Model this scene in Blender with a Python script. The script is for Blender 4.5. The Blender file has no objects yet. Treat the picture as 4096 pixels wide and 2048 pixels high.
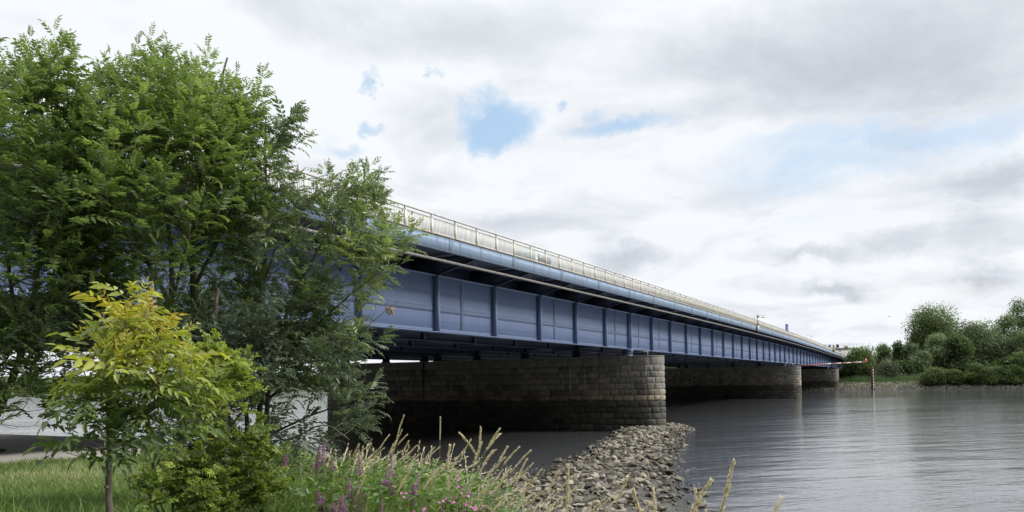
import bpy, bmesh, math, random
import numpy as np
from mathutils import Vector, Matrix, noise as mnoise
random.seed(7); rng = np.random.default_rng(11)
S = bpy.context.scene; COL = S.collection
# ------------------------------------------------------------------ frames
F = 3050.0; CX, CY = 2048.0, 1517.7; ROLL = 0.0148; EYE = 5.68
TH = math.radians(27.27); ST, CT = math.sin(TH), math.cos(TH)
def P(t, d, z=0.0):                      # t along the bridge, d away from camera side, z over water
    return Vector((t*ST - d*CT, t*CT + d*ST, z))
def TD(x, y): return (x*ST + y*CT, -x*CT + y*ST)
def px(x, y, Y):                         # a spot read off the photo at a chosen real depth
    u = (x-CX)/F; v = (y-CY)/F; c, s = math.cos(ROLL), math.sin(ROLL)
    return Vector((Y*(u*c - v*s), Y, EYE + Y*(-u*s - v*c)))
def sm(a, b, x):
    x = np.clip((x-a)/(b-a), 0, 1); return x*x*(3-2*x)
# ------------------------------------------------------------------ materials
def newmat(name):
    m = bpy.data.materials.new(name); m.use_nodes = True
    nt = m.node_tree; b = nt.nodes['Principled BSDF']; return m, nt, b
def N(nt, typ, **kw):
    n = nt.nodes.new(typ)
    for k, v in kw.items():
        if k in n.inputs.keys() if hasattr(n.inputs, 'keys') else False: n.inputs[k].default_value = v
        else: setattr(n, k, v)
    return n
def ramp(nt, src, stops):
    r = nt.nodes.new('ShaderNodeValToRGB'); e = r.color_ramp.elements
    while len(e) < len(stops): e.new(0.5)
    for i, (p, c) in enumerate(stops):
        e[i].position = p; e[i].color = (*c, 1) if len(c) == 3 else c
    nt.links.new(src, r.inputs[0]); return r.outputs[0]
def noise(nt, scale, detail=4, rough=.55, vec=None, dist=0):
    n = nt.nodes.new('ShaderNodeTexNoise'); n.inputs['Scale'].default_value = scale
    n.inputs['Detail'].default_value = detail; n.inputs['Roughness'].default_value = rough
    n.inputs['Distortion'].default_value = dist
    if vec is not None: nt.links.new(vec, n.inputs['Vector'])
    return n.outputs['Fac']
def geo_pos(nt, scale=(1, 1, 1)):
    g = nt.nodes.new('ShaderNodeNewGeometry'); m = nt.nodes.new('ShaderNodeMapping')
    m.inputs['Scale'].default_value = scale; nt.links.new(g.outputs['Position'], m.inputs['Vector'])
    return m.outputs['Vector']
def mix(nt, fac, a, b, mode='MIX'):
    m = nt.nodes.new('ShaderNodeMix'); m.data_type = 'RGBA'; m.blend_type = mode
    for sock, v in ((m.inputs[0], fac), (m.inputs[6], a), (m.inputs[7], b)):
        if hasattr(v, 'is_linked') or hasattr(v, 'links'): nt.links.new(v, sock)
        elif isinstance(v, (int, float)): sock.default_value = v
        else: sock.default_value = (*v, 1)
    return m.outputs[2]
def math_(nt, op, a, b=0.0, c=None):
    m = nt.nodes.new('ShaderNodeMath'); m.operation = op
    for i, v in enumerate((a, b, c)):
        if v is None: continue
        if hasattr(v, 'links'): nt.links.new(v, m.inputs[i])
        else: m.inputs[i].default_value = v
    return m.outputs[0]
def bump(nt, b, h, strength=.3, dist=.02):
    n = nt.nodes.new('ShaderNodeBump'); n.inputs['Strength'].default_value = strength
    n.inputs['Distance'].default_value = dist; nt.links.new(h, n.inputs['Height'])
    nt.links.new(n.outputs[0], b.inputs['Normal'])
def simple(name, col, rough=.6, var=.25, scale=3, metal=0.0, dark=None, sc3=(1,1,1), bmp=0):
    m, nt, b = newmat(name)
    v = geo_pos(nt, sc3); n = noise(nt, scale, 5, .6, v)
    c = ramp(nt, n, [(.3, tuple(x*(1-var) for x in col)), (.7, tuple(min(1, x*(1+var)) for x in col))])
    nt.links.new(c, b.inputs['Base Color']); b.inputs['Roughness'].default_value = rough
    b.inputs['Metallic'].default_value = metal
    if bmp: bump(nt, b, n, .5, bmp)
    return m
def zpos(nt):
    g = nt.nodes.new('ShaderNodeNewGeometry'); s = nt.nodes.new('ShaderNodeSeparateXYZ')
    nt.links.new(g.outputs['Position'], s.inputs[0]); return s.outputs[2]
def tinted(name, stops, rough=.5, trans=.35, spec=.5):   # colour read from the 'tint' attribute of each leaf
    m, nt, b = newmat(name)
    a = nt.nodes.new('ShaderNodeAttribute'); a.attribute_name = 'tint'
    c = ramp(nt, a.outputs['Fac'], stops)
    nt.links.new(c, b.inputs['Base Color']); b.inputs['Roughness'].default_value = rough
    b.inputs['Specular IOR Level'].default_value = spec
    if trans > 0:
        t = nt.nodes.new('ShaderNodeBsdfTranslucent'); hs = nt.nodes.new('ShaderNodeHueSaturation')
        hs.inputs['Value'].default_value = 1.25; hs.inputs['Saturation'].default_value = 1.15
        nt.links.new(c, hs.inputs['Color']); nt.links.new(hs.outputs[0], t.inputs['Color'])
        mx = nt.nodes.new('ShaderNodeMixShader'); mx.inputs[0].default_value = trans
        out = nt.nodes['Material Output']
        nt.links.new(b.outputs[0], mx.inputs[1]); nt.links.new(t.outputs[0], mx.inputs[2])
        nt.links.new(mx.outputs[0], out.inputs[0])
    return m
# ------------------------------------------------------------------ object helpers
ORG = {}
def tag(o, label=None, cat=None, group=None, kind=None):
    if label: o['label'] = label
    if cat: o['category'] = cat
    if group: o['group'] = group
    if kind: o['kind'] = kind
    return o
def thing(name, loc, label, cat, group=None, rz=0.0):
    o = bpy.data.objects.new(name, None); o.empty_display_size = .2
    o.location = loc; o.rotation_euler = (0, 0, rz); COL.objects.link(o); ORG[o.name] = Vector(loc)
    return tag(o, label, cat, group)
def npmesh(name, V, Q, tint=None, mats=None, midx=None, smooth=False):
    V = np.asarray(V, dtype=np.float32); me = bpy.data.meshes.new(name)
    me.vertices.add(len(V)); me.vertices.foreach_set('co', V.ravel())
    if isinstance(Q, np.ndarray):
        k = Q.shape[1]; me.loops.add(Q.size); me.polygons.add(len(Q))
        me.loops.foreach_set('vertex_index', Q.astype(np.int32).ravel())
        me.polygons.foreach_set('loop_start', np.arange(0, Q.size, k, dtype=np.int32))
    else:
        lens = [len(q) for q in Q]; tot = sum(lens)
        me.loops.add(tot); me.polygons.add(len(Q))
        me.loops.foreach_set('vertex_index', np.fromiter((i for q in Q for i in q), dtype=np.int32, count=tot))
        st = np.concatenate([[0], np.cumsum(lens)[:-1]]).astype(np.int32)
        me.polygons.foreach_set('loop_start', st)
    for m in (mats or []): me.materials.append(m)
    if midx is not None: me.polygons.foreach_set('material_index', np.asarray(midx, dtype=np.int32))
    if smooth: me.polygons.foreach_set('use_smooth', np.ones(len(me.polygons), dtype=bool))
    me.update(calc_edges=True); me.validate()
    if tint is not None:
        a = me.attributes.new('tint', 'FLOAT', 'POINT'); a.data.foreach_set('value', np.asarray(tint, dtype=np.float32))
    return me
def link(name, me, parent=None, loc=None):
    o = bpy.data.objects.new(name, me)
    if parent is not None: o.parent = parent
    if loc is not None: o.location = loc
    COL.objects.link(o); return o
class MB:
    """collects shapes given in one frame; build() makes ONE mesh object"""
    def __init__(s): s.v = []; s.f = []; s.m = []; s.mi = 0
    def add(s, vs, fs):
        n = len(s.v); s.v.extend([tuple(v) for v in vs]); s.f.extend([tuple(i+n for i in f) for f in fs]); s.m.extend([s.mi]*len(fs))
        return s
    def box(s, x0, x1, y0, y1, z0, z1):
        return s.add([(x0,y0,z0),(x1,y0,z0),(x1,y1,z0),(x0,y1,z0),(x0,y0,z1),(x1,y0,z1),(x1,y1,z1),(x0,y1,z1)],
                     [(0,3,2,1),(4,5,6,7),(0,1,5,4),(1,2,6,5),(2,3,7,6),(3,0,4,7)])
    def prism(s, poly, ax, a, b):        # poly in the two other axes
        n = len(poly); vs = []
        for q in (a, b):
            for (u, w) in poly:
                vs.append({0:(q,u,w), 1:(u,q,w), 2:(u,w,q)}[ax])
        fs = [tuple(range(n))[::-1], tuple(range(n, 2*n))] + [(i,(i+1)%n,n+(i+1)%n,n+i) for i in range(n)]
        return s.add(vs, fs)
    def tube(s, pts, rad, k=6, cap=True):
        pts = [Vector(p) for p in pts]; n = len(pts)
        if not hasattr(rad, '__len__'): rad = [rad]*n
        base = len(s.v); up = Vector((0,0,1)); vs = []; fs = []
        d0 = (pts[-1]-pts[0])
        if abs(d0.normalized().z if d0.length > 1e-9 else 0) > .9: up = Vector((1,0,0))
        for i, p in enumerate(pts):
            d = (pts[min(i+1,n-1)]-pts[max(i-1,0)]).normalized()
            a = d.cross(up).normalized(); b = a.cross(d)
            for j in range(k):
                t = 2*math.pi*j/k; vs.append(p + (a*math.cos(t)+b*math.sin(t))*rad[i])
        for i in range(n-1):
            for j in range(k):
                q = (j+1) % k; fs.append((i*k+j, i*k+q, (i+1)*k+q, (i+1)*k+j))
        if cap: fs.append(tuple(range(k))[::-1]); fs.append(tuple((n-1)*k+j for j in range(k)))
        return s.add(vs, fs)
    def sweep(s, ts, prof, closed=True, cap=True):   # prof: list of (d, z or function of t)
        n = len(prof); vs = []
        for t in ts:
            for d, z in prof: vs.append((t, d, z(t) if callable(z) else z))
        fs = []; m = n if closed else n-1
        for i in range(len(ts)-1):
            for j in range(m):
                q = (j+1) % n; fs.append((i*n+j, i*n+q, (i+1)*n+q, (i+1)*n+j))
        if cap and closed:
            fs.append(tuple(range(n))); fs.append(tuple((len(ts)-1)*n+j for j in range(n))[::-1])
        return s.add(vs, fs)
    def build(s, name, mats, parent=None, org=(0,0,0), smooth=False, porg=None):
        """vertices are in the frame of the parents (unrotated part of the chain); org = this object's origin there"""
        if not isinstance(mats, (list, tuple)): mats = [mats]
        org = Vector(org); me = npmesh(name, [tuple(Vector(v)-org) for v in s.v] if org.length else s.v, s.f, None, mats, s.m, smooth)
        bm = bmesh.new(); bm.from_mesh(me); bmesh.ops.recalc_face_normals(bm, faces=bm.faces); bm.to_mesh(me); bm.free()
        o = link(name, me, parent, org - (ORG[parent.name] if parent else Vector((0,0,0))) )
        ORG[o.name] = org; return o
def recenter(e, frame_org):              # a thing whose children are given in a rotated frame (t,d,z)
    ORG[e.name] = Vector(frame_org)
def copy_tree(o, parent=None):
    c = o.copy(); COL.objects.link(c)
    if parent is not None: c.parent = parent
    for ch in list(o.children): copy_tree(ch, c)
    return c
# ------------------------------------------------------------------ palette
M = {}
def steel_paint(name, col, grime=.5):
    m, nt, b = newmat(name)
    n1 = noise(nt, .35, 4, .6, geo_pos(nt)); n2 = noise(nt, 2.2, 5, .65, geo_pos(nt, (1, 1, .12)))
    c = ramp(nt, n1, [(.3, tuple(x*.94 for x in col)), (.7, tuple(x*1.05 for x in col))])
    streak = ramp(nt, n2, [(.52, (0,0,0)), (.74, (1,1,1))])
    c = mix(nt, math_(nt, 'MULTIPLY', streak, grime), c, tuple(x*.55 for x in col))
    spots = ramp(nt, noise(nt, 9, 3, .5, geo_pos(nt)), [(.70, (0,0,0)), (.78, (1,1,1))])
    c = mix(nt, math_(nt, 'MULTIPLY', spots, .25), c, (.25,.22,.18))
    nt.links.new(c, b.inputs['Base Color']); b.inputs['Roughness'].default_value = .58
    return m
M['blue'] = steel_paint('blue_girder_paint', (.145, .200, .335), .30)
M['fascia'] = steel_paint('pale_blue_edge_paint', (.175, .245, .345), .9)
M['bluedark'] = steel_paint('shaded_blue_paint', (.040, .055, .095), .5)  # girder blue with the shade under the deck put into the colour
M['rivet'] = simple('rivet_paint', (.018, .028, .055), .6)
M['rivet2'] = simple('rivet_paint_pale', (.055, .08, .12), .6)
M['cream'] = simple('weathered_cream_paint', (.55, .53, .465), .55, .22, 2.5, sc3=(1,1,.4))
M['grime'] = simple('grime_strip', (.17, .15, .11), .8, .5, 3)
M['railgrey'] = simple('grey_rail_paint', (.42, .405, .37), .5, .2, 3)
M['pipe'] = simple('zinc_pipe', (.20, .19, .175), .5, .25, 4, .35)
M['concrete'] = simple('concrete', (.30, .29, .27), .85, .2, 1.5, bmp=.01)
M['asphalt'] = simple('asphalt', (.06, .06, .06), .9, .2, 5)
M['rust'] = simple('rusty_steel', (.065, .032, .026), .8, .5, 2)
M['red'] = simple('red_paint', (.44, .13, .09), .5, .15, 2)
M['white'] = simple('white_paint', (.74, .73, .70), .5, .08, 2)
M['black'] = simple('black_paint', (.02, .02, .022), .5, .2, 2)
M['galv'] = simple('galvanised_steel', (.42, .43, .42), .45, .15, 3, .3)
M['signblue'] = simple('sign_blue', (.03, .12, .48), .4, .05, 2)
# ------------------------------------------------------------------ bridge
zr = lambda t: 15.78 - 3.4e-5*(t-180)**2 if t < 300 else 15.78 - 3.4e-5*14400 - .00816*(t-300) - 1e-5*(t-300)**2   # top of the hand rail
zd = lambda t: zr(t) - 1.15              # deck edge
zf = lambda t: zr(t) - 1.95              # foot of the edge girder
zs = lambda t: zr(t) - 2.72              # head of the web stiffeners
ZB = 8.77; DR = 23.4; DW = 26.88; DE = 67.0
T0, T1 = -13.0, 402.0
def stiff_t(n): return 80 - 7.75*(5-n) if n < 5 else 80 + 8.08*(n-5)
NS = [n for n in range(-6, 46) if T0 < stiff_t(n) < T1]
ts = [T0 + (T1-T0)*i/83 for i in range(84)]
br = thing('road_bridge', P(80, DR, 0), 'long blue riveted steel plate girder road bridge with cream railing on stone piers', 'bridge', rz=math.pi/2-TH)
recenter(br, (80, DR, 0))
def bpart(mb, name, mats, parent=None, org=None):
    o = mb.build(name, mats, parent or br, org if org is not None else (ORG[(parent or br).name] if False else (80, DR, 0))); return o
def rivet(mb, t, d, z, r=.030, h=.022, ny=-1):
    r *= 1.25
    mb.add([(t-r,d,z-r),(t+r,d,z-r),(t+r,d,z+r),(t-r,d,z+r),(t,d+ny*h,z)], [(0,1,4),(1,2,4),(2,3,4),(3,0,4)])
# outer plate girder seen from the bank
g = MB(); e = .02
g.sweep(ts, [(DW, ZB+.05), (DW+e, ZB+.05), (DW+e, zs), (DW, zs)])
g.sweep(ts, [(DW-.42, ZB), (DW+.42, ZB), (DW+.42, ZB+.045), (DW-.42, ZB+.045)])
g.sweep(ts, [(DW-.015, ZB+.047), (DW-.002, ZB+.047), (DW-.002, ZB+.27), (DW-.015, ZB+.27)])
g.sweep(ts, [(DW-.30, zs), (DW+.30, zs), (DW+.30, lambda t: zs(t)+.05), (DW-.30, lambda t: zs(t)+.05)])
zb = lambda t: ZB + .42*(zs(t)-ZB)
g.sweep(ts, [(DW-.014, lambda t: zb(t)-.17), (DW-.002, lambda t: zb(t)-.17), (DW-.002, lambda t: zb(t)+.17), (DW-.014, lambda t: zb(t)+.17)])
g.mi = 1
g.sweep(ts, [(DW-.008, lambda t: zb(t)-.205), (DW-.002, lambda t: zb(t)-.205), (DW-.002, lambda t: zb(t)-.172), (DW-.008, lambda t: zb(t)-.172)])
g.mi = 0
strips = []
for k, n in enumerate(NS[:-1]):
    a, b_ = stiff_t(n), stiff_t(n+1)
    if n % 2 == 0 or n in (5,): tm = (a+b_)/2 - .3; strips.append(tm); g.box(tm-.20, tm+.20, DW-.020, DW-.0145, ZB+.28, zs(tm)-.02); g.mi = 1; g.box(tm-.225, tm-.201, DW-.018, DW-.0145, ZB+.28, zs(tm)-.02); g.mi = 0
    g.box(a+2.2, a+2.24, DW-.43, DW-.425, ZB, ZB+.045)
# bearing-line double angles
g.mi = 1
t = T0+.1
while t < 175:
    st = .16 if t < 100 else .24
    on = min(abs(t-stiff_t(n)) for n in NS) < .25
    if not on:
        rivet(g, t, DW-.015, ZB+.12); rivet(g, t+st/2, DW-.015, ZB+.21)
        for j in range(4): rivet(g, t + (st/2 if j % 2 else 0), DW-.014, zb(t)-.12+.08*j, .024)
        k = int(np.searchsorted([stiff_t(n) for n in NS], t))
        lv = .18 if (k//4) % 2 == 0 else .20
        if k % 3: rivet(g, t, DW, ZB+lv*(zs(t)-ZB)+.0, .022)
        if k % 5 != 4: rivet(g, t, DW, ZB+.70*(zs(t)-ZB), .022)
    t += st
for tm in strips:
    z = ZB+.32
    while z < zs(tm)-.1 and tm < 260:
        for dt in (-.14, -.05, .05, .14): rivet(g, tm+dt, DW-.020, z + (.05 if dt in (-.05,.14) else 0), .024)
        z += .125
g_out = bpart(g, 'plate_girder', [M['blue'], M['rivet']])
tag(g_out, 'outer blue plate girder with rivet rows facing the bank')
for n in NS:                                                        # T stiffeners with the bracket that carries the footway
    t = stiff_t(n); s = MB()
    s.box(t-.012, t+.012, 26.52, DW-.016, ZB+.047, zs(t))
    s.box(t-.012, t+.24, 26.50, 26.52, ZB+.047, zs(t)+.02)
    if n in (5, 20, 35): s.box(t-.30, t-.28, 26.55, DW-.016, ZB+.047, zs(t)); s.box(t+.28, t+.30, 26.55, DW-.016, ZB+.047, zs(t))
    so = bpart(s, 'stiffener', [M['blue']], g_out)
    k = MB()
    k.prism([(26.52, zs(t)), (23.62, zf(t)+.02), (23.62, zd(t)-.32), (28.59, zd(t)-.32), (28.59, zs(t)+.06), (26.88, zs(t)+.06)], 0, t-.01, t+.01)
    k.add([(t-.11,26.52,zs(t)),(t+.11,26.52,zs(t)),(t+.11,23.62,zf(t)+.0),(t-.11,23.62,zf(t)+.0),
           (t-.11,26.52,zs(t)+.02),(t+.11,26.52,zs(t)+.02),(t+.11,23.62,zf(t)+.02),(t-.11,23.62,zf(t)+.02)],
          [(0,3,2,1),(4,5,6,7),(0,1,5,4),(1,2,6,5),(2,3,7,6),(3,0,4,7)])
    bpart(k, 'bracket', [M['bluedark']], so)  # bracket colour carries the shade of the overhang
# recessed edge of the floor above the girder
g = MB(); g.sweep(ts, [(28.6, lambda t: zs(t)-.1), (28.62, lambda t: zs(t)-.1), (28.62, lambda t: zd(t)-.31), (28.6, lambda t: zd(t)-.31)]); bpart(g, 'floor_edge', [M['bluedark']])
# inner girders
for d in (33.0, 39.5, 46.0, 51.6, 53.6, 59.5, 66.0):
    g = MB(); g.sweep(ts[::3]+[ts[-1]], [(d, ZB+.05), (d+.02, ZB+.05), (d+.02, lambda t: zd(t)-.33), (d, lambda t: zd(t)-.33)])
    g.sweep(ts[::3]+[ts[-1]], [(d-.35, ZB), (d+.35, ZB), (d+.35, ZB+.045), (d-.35, ZB+.045)])
    for n in NS: t = stiff_t(n)+.0; g.box(t-.10, t+.10, d-.30, d-.003, ZB+.047, zs(t))
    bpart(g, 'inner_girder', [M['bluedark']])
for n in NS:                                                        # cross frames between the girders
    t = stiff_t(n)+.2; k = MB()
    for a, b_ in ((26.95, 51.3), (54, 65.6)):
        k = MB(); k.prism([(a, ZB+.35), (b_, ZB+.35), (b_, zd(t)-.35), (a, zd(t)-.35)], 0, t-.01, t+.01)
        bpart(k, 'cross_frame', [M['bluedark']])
# edge girder (fascia), deck
f = MB()
f.sweep(ts, [(DR, zf), (DR+.02, zf), (DR+.02, lambda t: zd(t)-.02), (DR, lambda t: zd(t)-.02)])
f.sweep(ts, [(DR-.005, lambda t: zf(t)-.02), (DR+.30, lambda t: zf(t)-.02), (DR+.30, lambda t: zf(t)-.002), (DR-.005, lambda t: zf(t)-.002)])
f.mi = 2
f.sweep(ts, [(DR-.05, lambda t: zd(t)-.018), (DR+.4, lambda t: zd(t)-.018), (DR+.4, lambda t: zd(t)+.03), (DR-.05, lambda t: zd(t)+.03)])
f.mi = 0
TP = [30.9+2.54*k for k in range(-17, 147)]
for k in range(-4, 52):
    t = 46.0+8.08*k
    if T0+1 < t < T1-1: f.box(t-.26, t+.26, DR-.012, DR-.002, zf(t)+.01, zd(t)-.04)
f.mi = 1
t = T0+.1
while t < 175:
    st = .13 if t < 100 else .22
    for dz in (.07, .33, .43, .70): rivet(f, t, DR, zf(t)+dz, .023, .02)
    t += st
for t in TP:
    if T0+1 < t < 200:
        for dz in np.arange(.08, .74, .09): rivet(f, t+.35, DR-.012 if False else DR, zf(t)+dz, .022); rivet(f, t+.47, DR, zf(t)+dz, .022)
for k in range(-4, 18):
    t = 46.0+8.08*k
    if t > T0+1:
        for dt in (-.18, -.09, 0, .09, .18):
            for dz in np.arange(.06, .76, .085): rivet(f, t+dt, DR-.012, zf(t)+dz, .022)
bpart(f, 'edge_girder', [M['fascia'], M['rivet2'], M['grime']])
f = MB(); f.sweep(ts[::2]+[ts[-1]], [(DE, zf), (DE+.02, zf), (DE+.02, zd), (DE, zd)])
o = bpart(f, 'edge_girder', [M['fascia']]); o['label'] = 'blue edge girder on the far side of the deck'
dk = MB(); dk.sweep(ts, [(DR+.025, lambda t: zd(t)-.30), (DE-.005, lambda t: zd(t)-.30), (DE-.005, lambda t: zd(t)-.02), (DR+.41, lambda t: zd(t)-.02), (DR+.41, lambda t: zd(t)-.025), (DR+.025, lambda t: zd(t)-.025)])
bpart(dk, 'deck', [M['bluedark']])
rd = MB(); rd.sweep(ts, [(26.2, lambda t: zd(t)-.016), (64.5, lambda t: zd(t)-.016), (64.5, lambda t: zd(t)+.0), (26.2, lambda t: zd(t)+.0)])
bpart(rd, 'road_surface', [M['asphalt']])
# railing
rl = MB()
rl.sweep(ts, [(DR+.02, lambda t: zr(t)-.07), (DR+.13, lambda t: zr(t)-.07), (DR+.13, zr), (DR+.02, zr)])
rl.mi = 0
rl.sweep(ts, [(DR+.05, lambda t: zr(t)-.27), (DR+.12, lambda t: zr(t)-.27), (DR+.12, lambda t: zr(t)-.22), (DR+.05, lambda t: zr(t)-.22)])
ra = bpart(rl, 'railing', [M['railgrey']])
inf = MB(); inf.sweep(ts, [(DR+.06, lambda t: zr(t)-1.08), (DR+.10, lambda t: zr(t)-1.08), (DR+.10, lambda t: zr(t)-1.04), (DR+.06, lambda t: zr(t)-1.04)])
for k, t in enumerate(TP[:-1]):
    if t < T0 or t+2.6 > T1: continue
    nb = 17
    for j in range(1, nb):
        q = t + 2.54*j/nb; w = .023
        inf.box(q-w, q+w, DR+.068, DR+.092, zr(q)-1.05, zr(q)-.265)
bpart(inf, 'balusters', [M['cream']], ra)
cnt = 0; rest = MB()
for t in TP:
    if not (T0+.2 < t < T1-.2): continue
    p = MB() if cnt < 100 else rest
    p.box(t-.07, t+.07, DR+.03, DR+.05, zd(t)+.031, zr(t)-.27); p.box(t-.012, t+.012, DR+.0502, DR+.14, zd(t)+.031, zr(t)-.07)
    p.box(t-.03, t+.03, DR+.03, DR+.05, zr(t)-.268, zr(t)-.072)
    if cnt < 100: bpart(p, 'post', [M['cream']], ra)
    cnt += 1
o = bpart(rest, 'post', [M['cream']], ra); o['kind'] = 'stuff'; o['label'] = 'far row of cream railing posts'
r2 = MB()
r2.sweep(ts[::2]+[ts[-1]], [(DE-.15, lambda t: zr(t)-.07), (DE-.05, lambda t: zr(t)-.07), (DE-.05, zr), (DE-.15, zr)])
for t in TP:
    if T0 < t < T1: r2.box(t-.05, t+.05, DE-.12, DE-.08, zd(t)-.02, zr(t)-.07)
o = bpart(r2, 'railing', [M['railgrey']]); o['label'] = 'plain railing on the far side of the deck'
gr = MB(); gr.sweep(ts, [(25.80, lambda t: zd(t)+.55), (25.86, lambda t: zd(t)+.55), (25.86, lambda t: zd(t)+.68), (25.80, lambda t: zd(t)+.68)])
t = T0+.5
while t < T1-1:
    gr.box(t-.05, t+.05, 25.87, 25.95, zd(t)-.01, zd(t)+.72 if int(t) % 3 else zd(t)+.95); t += 2.0
bpart(gr, 'guard_rail', [M['cream']])
# drain pipe under the overhang
pp = MB(); tp = [T0 + (T1-T0)*i/120 for i in range(121)]
pp.tube([(t, DR+.34, zr(t)-2.47) for t in tp], .085, 10)
po = bpart(pp, 'drain_pipe', [M['pipe']])
for p_ in po.data.polygons: p_.use_smooth = True
for n in NS:
    t = stiff_t(n); h = MB()
    for q in (t, t+4.04):
        if q < T1: h.tube([(q-.05, DR+.34, zr(q)-2.47), (q+.05, DR+.34, zr(q)-2.47)], .115, 10)
    h.box(t-.012, t+.012, DR+.33, DR+.35, zr(t)-2.36, zd(t)-.31)
    h.box(t-.012, t+.012, DR+.80, DR+.82, zr(t)-2.0, zd(t)-.31)
    bpart(h, 'pipe_clamp', [M['pipe']], po)
# ------------------------------------------------------------------ masonry piers
def masonry():
    m, nt, b = newmat('rough_granite_masonry')
    a = nt.nodes.new('ShaderNodeAttribute'); a.attribute_name = 'tint'
    base = ramp(nt, a.outputs['Fac'], [(0, (.10,.095,.085)), (.35, (.165,.155,.135)), (.65, (.22,.205,.175)), (.88, (.26,.23,.18)), (1, (.30,.235,.17))])
    n = noise(nt, 2.4, 7, .7, geo_pos(nt)); c = mix(nt, .8, base, ramp(nt, n, [(.25, (.45,.45,.45)), (.5, (.9,.9,.9)), (.75, (1.5,1.5,1.45))]), 'MULTIPLY')
    # tide stain: dark wet band low on the wall, ochre line above it, lime runs
    z = zpos(nt); zz = math_(nt, 'ADD', z, math_(nt, 'MULTIPLY', math_(nt, 'SUBTRACT', noise(nt, .55, 6, .7, geo_pos(nt)), .3), 1.5))
    stain = ramp(nt, math_(nt, 'MULTIPLY', zz, .1), [(.0, (.55,.55,.5)), (.05, (.42,.44,.38)), (.28, (.30,.31,.29)), (.35, (.36,.36,.34)), (.365, (1.1,1.0,.85)), (.44, (1.15,1.02,.88)), (.5, (1,1,1))])
    c = mix(nt, 1.0, c, stain, 'MULTIPLY')
    runs = ramp(nt, noise(nt, 1.3, 4, .6, geo_pos(nt, (1.5, 1.5, .12))), [(.60, (0,0,0)), (.70, (1,1,1))])
    up = ramp(nt, math_(nt, 'MULTIPLY', z, .1), [(.36, (0,0,0)), (.42, (1,1,1)), (.66, (1,1,1)), (.70, (.2,.2,.2))])
    c = mix(nt, math_(nt, 'MULTIPLY', math_(nt, 'MULTIPLY', runs, up), .65), c, (.50,.48,.43))
    nt.links.new(c, b.inputs['Base Color']); b.inputs['Roughness'].default_value = .85
    bump(nt, b, noise(nt, 7, 6, .7, geo_pos(nt)), .9, .05)
    return m
M['stone'] = masonry()
M['mortar'] = simple('old_mortar', (.10,.095,.085), .95, .4, 4)
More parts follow.
